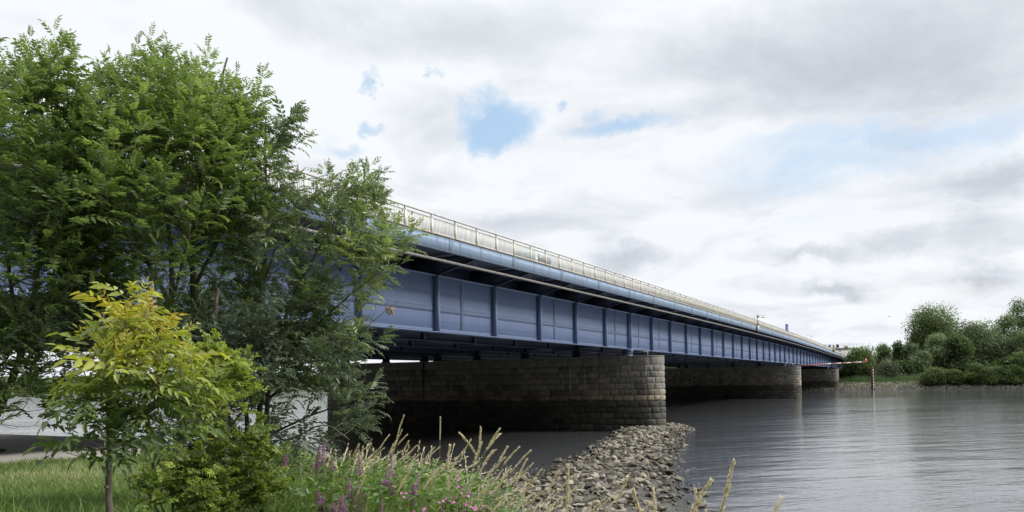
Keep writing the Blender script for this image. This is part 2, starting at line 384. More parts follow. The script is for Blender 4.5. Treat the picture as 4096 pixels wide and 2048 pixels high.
def pier(tc, d0, d1, hw, lod, zbase, label, joint=52.3):
    """stadium plan with rounded nose at d0; stone faces laid block by block"""
    def path(off):            # outline points (t,d) for arclength param, going round from far end on near side, nose, back side
        pts = []; R = hw+off
        L = d1-(d0+hw)
        nn = 18
        pts.append((tc-R, d1)); 
        for i in range(nn+1):
            a = math.pi*i/nn; pts.append((tc-R*math.cos(a), d0+hw-R*math.sin(a)))
        pts.append((tc+R, d1)); pts.append((tc-R, d1))
        return pts
    base = [(x, y) for x, y in path(-.06)]
    seg = []; tot = 0
    for a, b_ in zip(base[:-1], base[1:]):
        l = math.dist(a, b_); seg.append((tot, l, a, b_)); tot += l
    def at(s):
        s = min(max(s, 0), tot-1e-6)
        for (q, l, a, b_) in seg:
            if s < q+l+1e-9:
                f = (s-q)/l; n = ((b_[1]-a[1])/l, -(b_[0]-a[0])/l)
                # outward normal
                x = a[0]+(b_[0]-a[0])*f; y = a[1]+(b_[1]-a[1])*f
                if y < d0+hw: v = (x-tc, y-(d0+hw)); m = math.hypot(*v); n = (v[0]/m, v[1]/m)
                else:
                    n = (math.copysign(1, x-tc), 0) if y < d1-1e-6 else (0, 1)
                return x, y, n
        return base[-1][0], base[-1][1], (0, 1)
    ztop = 7.98; zs_ = [zbase]
    k = 11; hh = (ztop-1.0)/11.0
    zl = [ztop-1.0-hh*i for i in range(0, 30) if ztop-1.0-hh*i > zbase-.3][::-1]
    core = MB(); n = len(base)-1
    core.prism(base[:-1], 2, zl[0]-.05, ztop-.02)
    V = []; Q = []; T = []
    R = random.Random(int(tc*10))
    rows = [(zl[i], zl[i+1]) for i in range(len(zl)-1)] + [(zl[-1], ztop)]
    for ri, (z0, z1) in enumerate(rows):
        cap = ri == len(rows)-1; s = R.uniform(0, .6)*0
        batter = .0 if cap else .010*(ztop-z0)
        s = -R.uniform(0, .5)
        while s < tot:
            w = R.uniform(1.7, 2.1) if cap else R.uniform(.75, 1.55)
            a0, a1 = max(s, 0), min(s+w, tot); s += w
            if a1-a0 < .1: continue
            tv = min(1, max(0, R.gauss(.42, .22)))
            if R.random() < .07: tv = .95
            if cap: tv = R.uniform(.3, .5)
            nu = 9 if lod == 0 else 5; nv = 6 if lod == 0 else 4
            g_ = .014; o0 = len(V); off0 = R.uniform(-.015, .02)
            for j in range(nv):
                for i in range(nu):
                    u = i/(nu-1); v = j/(nv-1)
                    e_ = min(u, 1-u, v*(z1-z0)/(a1-a0), (1-v)*(z1-z0)/(a1-a0))*(a1-a0)
                    ss = a0+g_+(a1-a0-2*g_)*u; z = z0+g_+(z1-z0-2*g_)*v
                    x, y, nn_ = at(ss)
                    bulge = (.0 if e_ < 1e-6 else (.075 + off0 + (.05*mnoise.noise(Vector((x*2.2, y*2.2, z*2.2))) + .025*mnoise.noise(Vector((x*6, y*6, z*6)))) * (0.15 if cap else 1)))
                    if cap: bulge = 0.0 if e_ < 1e-6 else .07
                    bulge = bulge*min(1, e_/.05) + batter
                    V.append((x+nn_[0]*bulge, y+nn_[1]*bulge, z)); T.append(tv)
            for j in range(nv-1):
                for i in range(nu-1):
                    Q.append((o0+j*nu+i, o0+j*nu+i+1, o0+(j+1)*nu+i+1, o0+(j+1)*nu+i))
    V.append((0,0,0)); V.pop()
    org = Vector((tc, d0, 0)); VV = np.array(V)-np.array(org)
    po = core.build('pier', [M['mortar']], br, org); po['label'] = label
    bm = npmesh('stone_facing', VV, np.array(Q), T, [M['stone']], smooth=False)
    fo = link('stone_facing', bm, po, (0,0,0)); ORG[fo.name] = org
    cp = MB(); poly = path(.02)[:-1]
    cp.prism(poly, 2, ztop-.018, ztop+.03); cp.build('coping', [M['concrete']], po, org)
    jt = MB(); jt.box(tc-hw-.10, tc-hw+.02, joint-.05, joint+.05, zl[0], ztop-.03)
    jt.build('movement_joint', [M['black']], po, org)
    for d in (26.88, 33.0, 39.5, 46.0, 51.6, 53.6, 59.5, 66.0):
        b_ = MB(); b_.box(tc-.45, tc+.45, d-.38, d+.38, ztop+.031, ztop+.22); b_.box(tc-.30, tc+.30, d-.33, d+.33, ztop+.221, ZB-.16)
        b_.box(tc-.42, tc+.42, d-.45, d+.45, ZB-.159, ZB-.003)
        for q in (-.2, 0, .2): b_.box(tc+q-.015, tc+q+.015, d-.45, d-.335, ztop+.221, ZB-.16)
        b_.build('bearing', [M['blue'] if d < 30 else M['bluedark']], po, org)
    return po
pier(80.0, 22.95, 67.5, 2.1, 0, -1.0, 'nearest stone pier rising from the rubble bar')
pier(201.2, 22.95, 67.5, 2.1, 1, -1.0, 'middle stone pier standing in open water')
pier(322.4, 22.95, 67.5, 2.1, 1, -1.0, 'farthest stone pier standing on the opposite bank')
for tt, lab in ((T0-1.5, 'abutment on the near bank'), (T1+1.5, 'abutment on the opposite bank')):
    ab = MB(); ab.box(tt-1.45, tt+2.4 if tt < 0 else tt+1.6, 22.8, 68, 0, ZB-.02) if False else ab.box(tt-1.45, tt+1.45, 22.8, 68, 0.5, zd(T0 if tt < 0 else T1)+.0)
    ab.box(tt-14, tt-1.46, 23.5, 67.5, 0.5, zd(T0)) if tt < 0 else ab.box(tt+1.46, tt+60, 23.5, 67.5, .5, zd(T1))
    o = bpart(ab, 'abutment', [M['concrete']]); o['label'] = lab
# ------------------------------------------------------------------ ground
def vnoise(x, y, s, seed=0):             # cheap smooth value noise (vectorised)
    x = np.asarray(x, float)/s + 37.1*seed; y = np.asarray(y, float)/s + 11.7*seed
    xi = np.floor(x); yi = np.floor(y); fx = x-xi; fy = y-yi
    fx = fx*fx*(3-2*fx); fy = fy*fy*(3-2*fy)
    def h(a, b): v = np.sin(a*127.1+b*311.7+seed*74.7)*43758.5453; return v-np.floor(v)
    return (h(xi,yi)*(1-fx)+h(xi+1,yi)*fx)*(1-fy)+(h(xi,yi+1)*(1-fx)+h(xi+1,yi+1)*fx)*fy
BAR = np.array([[25, 9.5], [34, 13.0], [44, 16.2], [56, 18.7], [68, 21.4], [77, 23.6], [84, 24.5]])
def bar_dist(t, d):
    best = np.full(np.shape(t), 1e9); al = np.zeros(np.shape(t))
    for a, b in zip(BAR[:-1], BAR[1:]):
        v = b-a; L = v@v
        s = np.clip(((t-a[0])*v[0]+(d-a[1])*v[1])/L, 0, 1)
        q = np.hypot(t-a[0]-s*v[0], d-a[1]-s*v[1])
        al = np.where(q < best, a[0]+s*v[0], al); best = np.minimum(best, q)
    return best, al
def H(t, d):
    t = np.asarray(t, float); d = np.asarray(d, float)
    r = np.hypot(t, d)
    wob = (vnoise(t, d, 6, 1)-.5)*2.0
    tE = 6.4 + 3.2*sm(3, 7, d) + 6*sm(8, 16, d) + 19*sm(16, 50, d) + wob*.4
    tS = 23.0 + 6.5*sm(6, 13, d) + 9*sm(16, 50, d) + wob - 12*sm(60, 300, d)*0
    plat = 4.0 - .045*np.clip(r-10, 0, 45) + (vnoise(t, d, 2.5, 2)-.5)*.12*(1-sm(18, 30, d)*.8)
    s = np.clip((t-tE)/(tS-tE), 0, 1)
    h = plat*(1-s)**1.05
    h = np.where(t > tS, -np.minimum(2.0, (t-tS)*.10), h)
    # mud flat and rubble bar
    mud = .42*np.exp(-((t-34)/8.0)**2-((d-18.5)/9.5)**2) + (vnoise(t, d, 1.6, 3)-.5)*.10
    h = np.where((t > 24) & (t < 60), np.maximum(h, np.minimum(mud, .5)-.17), h)
    q, al = bar_dist(t, d)
    hw = 4.1 - .5*sm(44, 56, al) - .1*sm(60, 76, al)
    ridge = (.34+.10*sm(66, 76, al))*np.exp(-(q/hw)**4)+ (vnoise(t, d, 1.1, 4)-.5)*.16 - .28*(q/hw > 1.0)*0
    ridge = ridge - .0
    h = np.where(q < hw*1.5, np.maximum(h, ridge-.16*(q/hw)**2), h)
    # opposite bank
    tF = 317 + (vnoise(t*0, d, 30, 5)-.5)*4
    f = np.clip((t-tF)/7.5, 0, 1)
    far = 2.45*f + .6*sm(325, 350, t) + (vnoise(t, d, 9, 6)-.5)*.3*sm(322, 330, t)
    h = np.where(t > tF-18, np.where(t > tF, far, -(tF-t)*.11-.0), h)
    return h
def axis(segs):
    out = []
    for a, b, n in segs: out += list(np.linspace(a, b, n, endpoint=False))
    return np.array(out+[segs[-1][1]])
tt = np.unique(np.concatenate([-np.geomspace(60, 2500, 14)[::-1], axis([(-58, -4, 28), (-4, 44, 110), (44, 92, 70), (92, 300, 30), (300, 345, 60), (345, 480, 20)]), np.geomspace(500, 4500, 16)]))
dd = np.unique(np.concatenate([-np.geomspace(130, 4500, 16)[::-1], axis([(-125, -20, 30), (-20, 32, 110), (32, 80, 40), (80, 300, 30)]), np.geomspace(320, 4500, 14)]))
GT, GD = np.meshgrid(tt, dd, indexing='ij'); GH = H(GT, GD)
V = np.stack([GT*ST-GD*CT, GT*CT+GD*ST, GH], -1).reshape(-1, 3)
a_, b_ = len(tt), len(dd); I = np.arange(a_*b_).reshape(a_, b_)
Q = np.stack([I[:-1,:-1], I[:-1,1:], I[1:,1:], I[1:,:-1]], -1).reshape(-1, 4)
def ground_mat():
    m, nt, b = newmat('bank_soil_and_mud')
    z = math_(nt, 'ADD', zpos(nt), math_(nt, 'MULTIPLY', math_(nt, 'SUBTRACT', noise(nt, 1.1, 4, .6, geo_pos(nt)), .5), .5))
    mudn = noise(nt, 5.5, 9, .75, geo_pos(nt))
    mud = ramp(nt, mudn, [(.3, (.022,.020,.017)), (.55, (.05,.045,.036)), (.75, (.11,.10,.08))])
    grs = ramp(nt, noise(nt, 2.0, 8, .7, geo_pos(nt)), [(.3, (.020,.036,.010)), (.5, (.045,.075,.020)), (.72, (.10,.10,.045))])
    k = ramp(nt, math_(nt, 'MULTIPLY', z, .25), [(.16, (0,0,0)), (.32, (1,1,1))])
    c = mix(nt, k, mud, grs)
    nt.links.new(c, b.inputs['Base Color'])
    wet = ramp(nt, math_(nt, 'ADD', z, 0.0), [(.05, (.12,)*3), (.5, (.9,)*3)]); nt.links.new(wet, b.inputs['Roughness'])
    bump(nt, b, mudn, 1.0, .12); return m
gm = npmesh('ground', V, Q, None, [ground_mat()], smooth=True)
o = link('ground', gm); tag(o, kind='structure')
# gravel path under the bridge on the left
pt = np.linspace(24, 200, 90); V = []; 
for q in pt:
    for w in np.linspace(0, 1, 9):
        e0 = 6.4+3.2+6*1+19*float(sm(16, 50, q)); t = e0-8.5+w*8.3
        x = P(t, q); V.append((x.x, x.y, float(H(t, q))+.05+.03*math.sin(math.pi*w)))
I = np.arange(90*9).reshape(90, 9); Q = np.stack([I[:-1,:-1], I[1:,:-1], I[1:,1:], I[:-1,1:]], -1).reshape(-1, 4)
o = link('path', npmesh('path', V, Q, None, [simple('path_gravel', (.46,.43,.39), .9, .3, 4, bmp=.02)], smooth=True)); tag(o, kind='structure')
# ------------------------------------------------------------------ water
def water():
    m, nt, b = newmat('river_water')
    b.inputs['Base Color'].default_value = (.072, .075, .078, 1); b.inputs['Roughness'].default_value = .05
    b.inputs['IOR'].default_value = 2.7; b.inputs['Specular IOR Level'].default_value = .5
    mp = nt.nodes.new('ShaderNodeMapping'); g = nt.nodes.new('ShaderNodeNewGeometry')
    mp.inputs['Rotation'].default_value = (0, 0, math.radians(-18)); nt.links.new(g.outputs['Position'], mp.inputs['Vector'])
    s1 = nt.nodes.new('ShaderNodeMapping'); s1.inputs['Scale'].default_value = (.55, 1.5, 1); nt.links.new(mp.outputs[0], s1.inputs[0])
    n1 = noise(nt, .8, 3, .5, s1.outputs[0], .5); n2 = noise(nt, 3.2, 3, .6, s1.outputs[0], .4)
    n3 = noise(nt, .22, 2, .5, s1.outputs[0])
    calm = ramp(nt, noise(nt, .035, 3, .5, s1.outputs[0]), [(.35, (.35,)*3), (.62, (1.15,)*3)])
    h = math_(nt, 'ADD', math_(nt, 'MULTIPLY', n1, 1.0), math_(nt, 'MULTIPLY', n2, .42))
    h = math_(nt, 'ADD', math_(nt, 'MULTIPLY', h, calm), math_(nt, 'MULTIPLY', n3, 1.9))
    bump(nt, b, h, 1.0, .05)
    return m
wv = [(-4500,-3000,0),(4500,-3000,0),(4500,5000,0),(-4500,5000,0)]
wg = MB(); wg.add(wv, [(0,1,2,3)]); o = wg.build('river', [water()]); tag(o, kind='structure')
# ------------------------------------------------------------------ sky and sun
SUN_DIR = Vector((.93, -.05, .62)).normalized()
w = bpy.data.worlds.new('World'); S.world = w; w.use_nodes = True; nt = w.node_tree
for n in list(nt.nodes): nt.nodes.remove(n)
out = nt.nodes.new('ShaderNodeOutputWorld'); sky = nt.nodes.new('ShaderNodeTexSky'); sky.sky_type = 'NISHITA'; sky.sun_disc = False
sky.sun_elevation = math.asin(SUN_DIR.z); sky.sun_rotation = math.atan2(SUN_DIR.x, SUN_DIR.y)
sky.air_density = 1.0; sky.dust_density = 1.5
bg1 = nt.nodes.new('ShaderNodeBackground'); bg1.inputs[1].default_value = .15; nt.links.new(sky.outputs[0], bg1.inputs[0])
tc = nt.nodes.new('ShaderNodeTexCoord'); D = tc.outputs['Generated']
sep = nt.nodes.new('ShaderNodeSeparateXYZ'); nt.links.new(D, sep.inputs[0])
zc = math_(nt, 'ADD', math_(nt, 'MAXIMUM', sep.outputs[2], 0.0), .16)
cmb = nt.nodes.new('ShaderNodeCombineXYZ'); nt.links.new(math_(nt, 'DIVIDE', sep.outputs[0], zc), cmb.inputs[0]); nt.links.new(math_(nt, 'DIVIDE', sep.outputs[1], zc), cmb.inputs[1])
pl = cmb.outputs[0]
nA = noise(nt, .9, 7, .58, pl, .3); nB = noise(nt, 2.6, 8, .6, pl, .5); nC = noise(nt, .45, 3, .5, pl)
# warp the direction a little so that every cloud edge is ragged
wn = nt.nodes.new('ShaderNodeTexNoise'); wn.inputs['Scale'].default_value = 9; wn.inputs['Detail'].default_value = 6; wn.inputs['Roughness'].default_value = .65
nt.links.new(D, wn.inputs['Vector'])
wv_ = nt.nodes.new('ShaderNodeVectorMath'); wv_.operation = 'SUBTRACT'; nt.links.new(wn.outputs['Color'], wv_.inputs[0]); wv_.inputs[1].default_value = (.5,.5,.5)
ws = nt.nodes.new('ShaderNodeVectorMath'); ws.operation = 'SCALE'; nt.links.new(wv_.outputs[0], ws.inputs[0]); ws.inputs['Scale'].default_value = .12
wd = nt.nodes.new('ShaderNodeVectorMath'); wd.operation = 'ADD'; nt.links.new(D, wd.inputs[0]); nt.links.new(ws.outputs[0], wd.inputs[1])
def blob(dx, dy, rx, ry, soft=.9, amp=1.0):      # cloud or gap around a compass direction; dx, dy, rx, ry in display pixels of a 2576 wide view
    c = px(dx*1.59, dy*1.59, 1.0)-Vector((0,0,EYE)); c.normalize()
    kx = rx*1.59/F; kz = ry*1.59/F
    s = nt.nodes.new('ShaderNodeVectorMath'); s.operation = 'SUBTRACT'; nt.links.new(wd.outputs[0], s.inputs[0]); s.inputs[1].default_value = c
    m = nt.nodes.new('ShaderNodeVectorMath'); m.operation = 'MULTIPLY'; nt.links.new(s.outputs[0], m.inputs[0]); m.inputs[1].default_value = (1/kx, 1/kx, 1/kz)
    l = nt.nodes.new('ShaderNodeVectorMath'); l.operation = 'LENGTH'; nt.links.new(m.outputs[0], l.inputs[0])
    r = nt.nodes.new('ShaderNodeMapRange'); r.interpolation_type = 'SMOOTHSTEP'
    r.inputs['From Min'].default_value = 1+soft*.6; r.inputs['From Max'].default_value = 1-soft; r.inputs['To Max'].default_value = amp
    nt.links.new(l.outputs['Value'], r.inputs['Value']); return r.outputs[0]
def msum(xs):
    a = xs[0]
    for x in xs[1:]: a = math_(nt, 'ADD', a, x)
    return a
def mmax(xs):
    a = xs[0]
    for x in xs[1:]: a = math_(nt, 'MAXIMUM', a, x)
    return a
SKYBLOBS = None
grey = mmax([blob(1250, 110, 230, 70, 1, .25), blob(1900, 190, 330, 110, 1, .50), blob(2380, 120, 340, 180, 1, .70), blob(2240, 610, 110, 40, .9, .4),
             blob(2460, 600, 110, 60, .9, .42), blob(1595, 655, 85, 32, .7, .4), blob(2070, 640, 80, 26, .9, .5), blob(2110, 735, 65, 20, .9, .5), blob(2500, 450, 110, 40, 1, .5),
             blob(1350, 560, 260, 60, 1, .3), blob(1100, 320, 90, 50, 1, .25), blob(2500, 700, 90, 40, .9, .5), blob(1050, 40, 500, 50, 1, .2)])
blue = mmax([blob(1245, 310, 115, 68, .75, 1.05), blob(1570, 325, 135, 30, .95, .75), blob(935, 205, 26, 15, .9, .7), blob(925, 300, 36, 16, .9, .6), blob(1520, 280, 24, 34, .9, .45), blob(1560, 560, 200, 50, 1, .16), blob(700, 60, 200, 40, 1, .14),
             blob(860, 370, 60, 22, .9, .4), blob(2250, 350, 360, 44, 1, .44), blob(2050, 440, 340, 46, 1, .36), blob(2300, 520, 260, 30, 1, .25), blob(1420, 250, 20, 12, .8, .6), blob(1090, 205, 18, 14, .8, .6)])
gsum = math_(nt, 'ADD', math_(nt, 'MULTIPLY', grey, math_(nt, 'ADD', .50, math_(nt, 'MULTIPLY', nB, .75))), math_(nt, 'MULTIPLY', math_(nt, 'SUBTRACT', nA, .46), .55))
of = nt.nodes.new('ShaderNodeVectorMath'); of.operation = 'ADD'; nt.links.new(pl, of.inputs[0]); of.inputs[1].default_value = (.10, -.16, 0)
b1_ = noise(nt, 1.5, 9, .56, pl, .6); b2_ = noise(nt, 1.5, 9, .56, of.outputs[0], .6)
relief = math_(nt, 'MULTIPLY', math_(nt, 'SUBTRACT', b2_, b1_), 1.15)
gsum = math_(nt, 'ADD', gsum, relief)
gsum = math_(nt, 'ADD', gsum, math_(nt, 'MULTIPLY', math_(nt, 'SUBTRACT', nB, .5), .18))
cc = ramp(nt, gsum, [(.0, (.93,.955,.985)), (.2, (.80,.83,.885)), (.5, (.64,.675,.73)), (1.0, (.45,.475,.52))])
lift = ramp(nt, nC, [(.35, (1.0,1.0,1.0)), (.7, (.94,.95,.965))]); cc = mix(nt, 1, cc, lift, 'MULTIPLY')
dt_ = nt.nodes.new('ShaderNodeVectorMath'); dt_.operation = 'DOT_PRODUCT'; nt.links.new(D, dt_.inputs[0]); dt_.inputs[1].default_value = (-.50, -.86, 0)
hv = math_(nt, 'MULTIPLY', ramp(nt, dt_.outputs['Value'], [(.0, (0,0,0)), (.4, (1,1,1))]), ramp(nt, sep.outputs[2], [(.42, (1,1,1)), (.85, (0,0,0))])); cc = mix(nt, hv, cc, (.08,.085,.10))   # unseen sky behind the viewer, added dark to shade faces turned that way
cc = mix(nt, blob(2330, 745, 120, 36, .8, .8), cc, (.93,.94,.95))
bluec = ramp(nt, math_(nt, 'ADD', math_(nt, 'MULTIPLY', blue, 1.15), math_(nt, 'MULTIPLY', math_(nt, 'SUBTRACT', b1_, .52), 1.5)), [(.15, (0,0,0)), (1.0, (.92,)*3)])
cc = mix(nt, math_(nt, 'MINIMUM', bluec, 1.0), cc, (.47,.69,.93))
bg2 = nt.nodes.new('ShaderNodeBackground'); nt.links.new(cc, bg2.inputs[0])
zen = nt.nodes.new('ShaderNodeMapRange'); zen.interpolation_type = 'SMOOTHSTEP'; zen.inputs['From Min'].default_value = .40; zen.inputs['From Max'].default_value = .85; zen.inputs['To Min'].default_value = .92; zen.inputs['To Max'].default_value = 2.8   # an overcast sky is brightest overhead
nt.links.new(sep.outputs[2], zen.inputs['Value']); nt.links.new(zen.outputs[0], bg2.inputs[1])
# the open blue is the Nishita sky with a thin veil of high cloud in front of it
msh = nt.nodes.new('ShaderNodeMixShader'); nt.links.new(math_(nt, 'MULTIPLY', bluec, .25), msh.inputs[0]); nt.links.new(bg2.outputs[0], msh.inputs[1])
nt.links.new(bg1.outputs[0], msh.inputs[2]); nt.links.new(msh.outputs[0], out.inputs[0])
w.cycles.sampling_method = 'MANUAL'; w.cycles.sample_map_resolution = 1024
sl = bpy.data.lights.new('sun', 'SUN'); sl.energy = 3.2; sl.angle = math.radians(13); sl.color = (1, .955, .89)
so = bpy.data.objects.new('sun', sl); COL.objects.link(so); so.rotation_euler = SUN_DIR.to_track_quat('Z', 'Y').to_euler()
# ------------------------------------------------------------------ camera
cam = bpy.data.cameras.new('camera'); cam.sensor_width = 36; cam.lens = 36*F/4096; cam.shift_y = (CY-1024)/4096
cam.clip_start = .1; cam.clip_end = 9000
co = bpy.data.objects.new('camera', cam); COL.objects.link(co); S.camera = co
co.matrix_world = Matrix.Translation((0,0,EYE)) @ Matrix.Rotation(ROLL, 4, 'Y') @ Matrix.Rotation(math.pi/2, 4, 'X')
S.view_settings.view_transform = 'Standard'; S.view_settings.look = 'None'; S.view_settings.exposure = .16; S.view_settings.gamma = 1
S.cycles.max_bounces = 5; S.cycles.diffuse_bounces = 3; S.cycles.sample_clamp_indirect = 2.5; S.cycles.use_light_tree = False; S.cycles.transparent_max_bounces = 8; S.cycles.use_denoising = True
# ------------------------------------------------------------------ foliage tools
def leaf_quads(L, W, fold=.25, bend=.12, n=6):
    """one lance shaped leaflet along +x, folded on its midrib: 6 verts, 2 quads"""
    return (np.array([(0,0,0),(L*.3,W*.5,L*fold*.25),(L*.68,W*.38,L*(fold*.2-bend*.4)),(L,0,-L*bend),(L*.68,-W*.38,L*(fold*.2-bend*.4)),(L*.3,-W*.5,L*fold*.25)]),
            np.array([(0,3,2,1),(0,5,4,3)]))
def rotz(a): c, s = math.cos(a), math.sin(a); return np.array([[c,-s,0],[s,c,0],[0,0,1]])
def rotx(a): c, s = math.cos(a), math.sin(a); return np.array([[1,0,0],[0,c,-s],[0,s,c]])
def roty(a): c, s = math.cos(a), math.sin(a); return np.array([[c,0,s],[0,1,0],[-s,0,c]])
def pinnate(pairs=5, LL=.31, WW=.105, droop=.25, seed=0, jit=.15):
    """an ash leaf of unit length"""
    r = random.Random(seed); V = []; Q = []; n = 0
    def cen(s): return np.array([s, 0, -droop*s*s])
    rv = []
    for s in (0, .35, .7, 1.0): c = cen(s); rv += [c+(0,.007,0), c-(0,.007,0)]
    V += rv; Q += [(0,1,3,2),(2,3,5,4),(4,5,7,6)]; n = 8
    for i in range(pairs+1):
        s = .24 + .72*i/pairs; c = cen(s)
        for sd in ((1, -1) if i < pairs else (0,)):
            k = (1-.12*abs(i-2))*(1+r.uniform(-jit, jit))
            lv, lq = leaf_quads(LL*k*(1.1 if sd == 0 else 1), WW*k, bend=r.uniform(.05, .35))
            a = sd*math.radians(r.uniform(48, 66)); R = roty(math.radians(r.uniform(5, 30)) + droop*s) if sd == 0 else roty(r.uniform(.0, .35))
            R = rotz(a) @ R @ rotx(-sd*r.uniform(-.1, .35)); lv = lv @ R.T + c
            V += list(lv); Q += [tuple(x+n for x in q) for q in lq]; n += len(lv)
    return np.array(V), np.array(Q)
def lobed(seed=0):
    """a sprig of small three lobed hawthorn leaves, unit length"""
    r = random.Random(seed); V = []; Q = []; n = 0
    V += [(0,.01,0),(0,-.01,0),(1,-.006,-.1),(1,.006,-.1)]; Q += [(0,1,2,3)]; n = 4
    for i in range(8):
        s = .1+.12*i; a = (1 if i % 2 else -1)*math.radians(r.uniform(30, 80)); k = r.uniform(.75, 1.2)
        for lo, ln in ((-.7, .26), (0, .34), (.7, .26)):
            lv, lq = leaf_quads(ln*k, .17*k, bend=.1)
            lv = lv @ rotz(lo).T + np.array([.10, 0, 0])
            lv = lv @ (rotz(a) @ roty(r.uniform(-.3, .5)) @ rotx(r.uniform(-.5, .5))).T + np.array([s, 0, -.1*s*s])
            V += list(lv); Q += [tuple(x+n for x in q) for q in lq]; n += 6
    return np.array(V), np.array(Q)
def broad(seed=0):
    r = random.Random(seed); lv, lq = leaf_quads(1, .55, bend=r.uniform(.05, .3)); return lv, lq
def nrm(a): return a/np.maximum(np.linalg.norm(a, axis=-1, keepdims=True), 1e-9)
def place(templates, O, X, U, S, tint):
    """copies leaf templates to origins O, pointing X, upper side U, size S; returns V, Q, tint"""
    O, X, U = map(np.asarray, (O, X, U)); S = np.asarray(S); tint = np.asarray(tint)
    X = nrm(X); Y = nrm(np.cross(U, X)); Z = np.cross(X, Y)
    R = np.stack([X, Y, Z], 1)                                      # rows: local axes
    pick = rng.integers(0, len(templates), len(O)); Vs, Qs, Ts = [], [], []; n0 = 0
    for k, (tv, tq) in enumerate(templates):
        m = np.where(pick == k)[0]
        if len(m) == 0: continue
        v = np.einsum('vi,nij->nvj', tv, R[m])*S[m][:, None, None] + O[m][:, None, :]
        q = tq[None]+ (np.arange(len(m))*len(tv))[:, None, None] + n0
        Vs.append(v.reshape(-1, 3)); Qs.append(q.reshape(-1, 4)); Ts.append(np.repeat(tint[m], len(tv))); n0 += len(m)*len(tv)
    return np.concatenate(Vs), np.concatenate(Qs), np.concatenate(Ts)
def bark(name, col, sc=9):
    m, nt, b = newmat(name); n = noise(nt, sc, 7, .7, geo_pos(nt, (1, 1, .3)))
    c = ramp(nt, n, [(.3, tuple(x*.5 for x in col)), (.5, col), (.75, tuple(x*1.5 for x in col))])
    lich = ramp(nt, noise(nt, 4, 4, .6, geo_pos(nt)), [(.55, (0,0,0)), (.7, (1,1,1))])
    c = mix(nt, math_(nt, 'MULTIPLY', lich, .35), c, (.14,.15,.08))
    nt.links.new(c, b.inputs['Base Color']); b.inputs['Roughness'].default_value = .85; bump(nt, b, n, .8, .012); return m
M['bark'] = bark('grey_green_bark', (.115,.100,.072)); M['bark2'] = bark('dark_bark', (.05,.042,.034))
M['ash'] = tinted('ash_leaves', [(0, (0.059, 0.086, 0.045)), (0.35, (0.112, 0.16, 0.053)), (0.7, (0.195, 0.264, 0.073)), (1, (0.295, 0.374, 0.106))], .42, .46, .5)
M['ash2'] = tinted('duller_ash_leaves', [(0, (0.065, 0.09, 0.062)), (0.4, (0.13, 0.171, 0.085)), (0.75, (0.212, 0.27, 0.1)), (1, (0.307, 0.374, 0.119))], .40, .36, .55)
M['key'] = tinted('ash_keys', [(0, (.08,.10,.02)), (1, (.26,.30,.09))], .5, .35)
M['yellow'] = tinted('yellowing_leaves', [(0, (.050,.082,.030)), (.3, (.095,.145,.035)), (.5, (.19,.25,.05)), (.72, (.33,.36,.07)), (.94, (.44,.38,.08)), (1, (.38,.25,.07))], .45, .40)
M['haw'] = tinted('hawthorn_leaves', [(0, (.050,.080,.024)), (.5, (.165,.225,.045)), (1, (.36,.42,.085))], .5, .4)
# ------------------------------------------------------------------ growing a tree
class Tree:
    def __init__(s, stems, seed=1):
        s.R = random.Random(seed); s.nodes = []; s.tubes = []
        for (pts, r0, r1) in stems:
            pts = [Vector(p) for p in pts]; out = []
            for i in range(len(pts)-1):
                p0 = pts[max(i-1,0)]; p1 = pts[i]; p2 = pts[i+1]; p3 = pts[min(i+2, len(pts)-1)]
                for k in range(6):
                    t = k/6; out.append(.5*((2*p1)+(-p0+p2)*t+(2*p0-5*p1+4*p2-p3)*t*t+(-p0+3*p1-3*p2+p3)*t**3))
            out.append(pts[-1]); n = len(out)
            for i, p in enumerate(out): 
                q = Vector((s.R.uniform(-1,1), s.R.uniform(-1,1), 0))*.010; out[i] = p+q
            s.tubes.append((out, [r0+(r1-r0)*(i/(n-1))**.8 for i in range(n)], 7))
            s.nodes += [(tuple(p), r0+(r1-r0)*(i/(n-1))**.8) for i, p in enumerate(out)][2:]
    def grow(s, tips, lift=.35, rtip=.003, minlow=.05):
        tips = sorted(tips, key=lambda p: min((Vector(n[0])-p).length for n in s.nodes[::3]))
        dirs = []
        NP = [n[0] for n in s.nodes]; NR = [n[1] for n in s.nodes]
        cap = len(tips)*4+len(NP)+10; arr = np.zeros((cap, 3)); arr[:len(NP)] = NP; rad = list(NR); n = len(NP)
        for p in tips:
            pv = np.array(p); dz = pv[2]-arr[:n, 2]
            dd_ = np.linalg.norm(arr[:n]-pv, axis=1); cost = dd_ + np.where(dz < minlow, (minlow-dz)*2.2, 0)
            i = int(np.argmin(cost)); a = Vector(arr[i]); L = (p-a).length
            mid = a.lerp(p, .5) + Vector((s.R.uniform(-.08,.08), s.R.uniform(-.08,.08), -lift*.35*L))*1.0
            rb = max(rtip*1.3, min(rad[i]*.75, rtip+.0065*L)); pts = []; rr = []
            K = 4 if L > .25 else 2
            for k in range(K+1):
                t = k/K; q = a*(1-t)**2+mid*2*t*(1-t)+p*t*t; pts.append(q); rr.append(rb+(rtip-rb)*t)
            s.tubes.append((pts, rr, 4))
            for q, r_ in zip(pts[1:], rr[1:]):
                if n < cap: arr[n] = q; n += 1; rad.append(r_)
            dirs.append((p, (p-mid).normalized()))
        return dirs
    def wood(s, name, mat, parent, org):
        mb = MB()
        for pts, rr, k in s.tubes: mb.tube(pts, rr, k, cap=False)
        return mb.build(name, mat, parent, org, smooth=True)
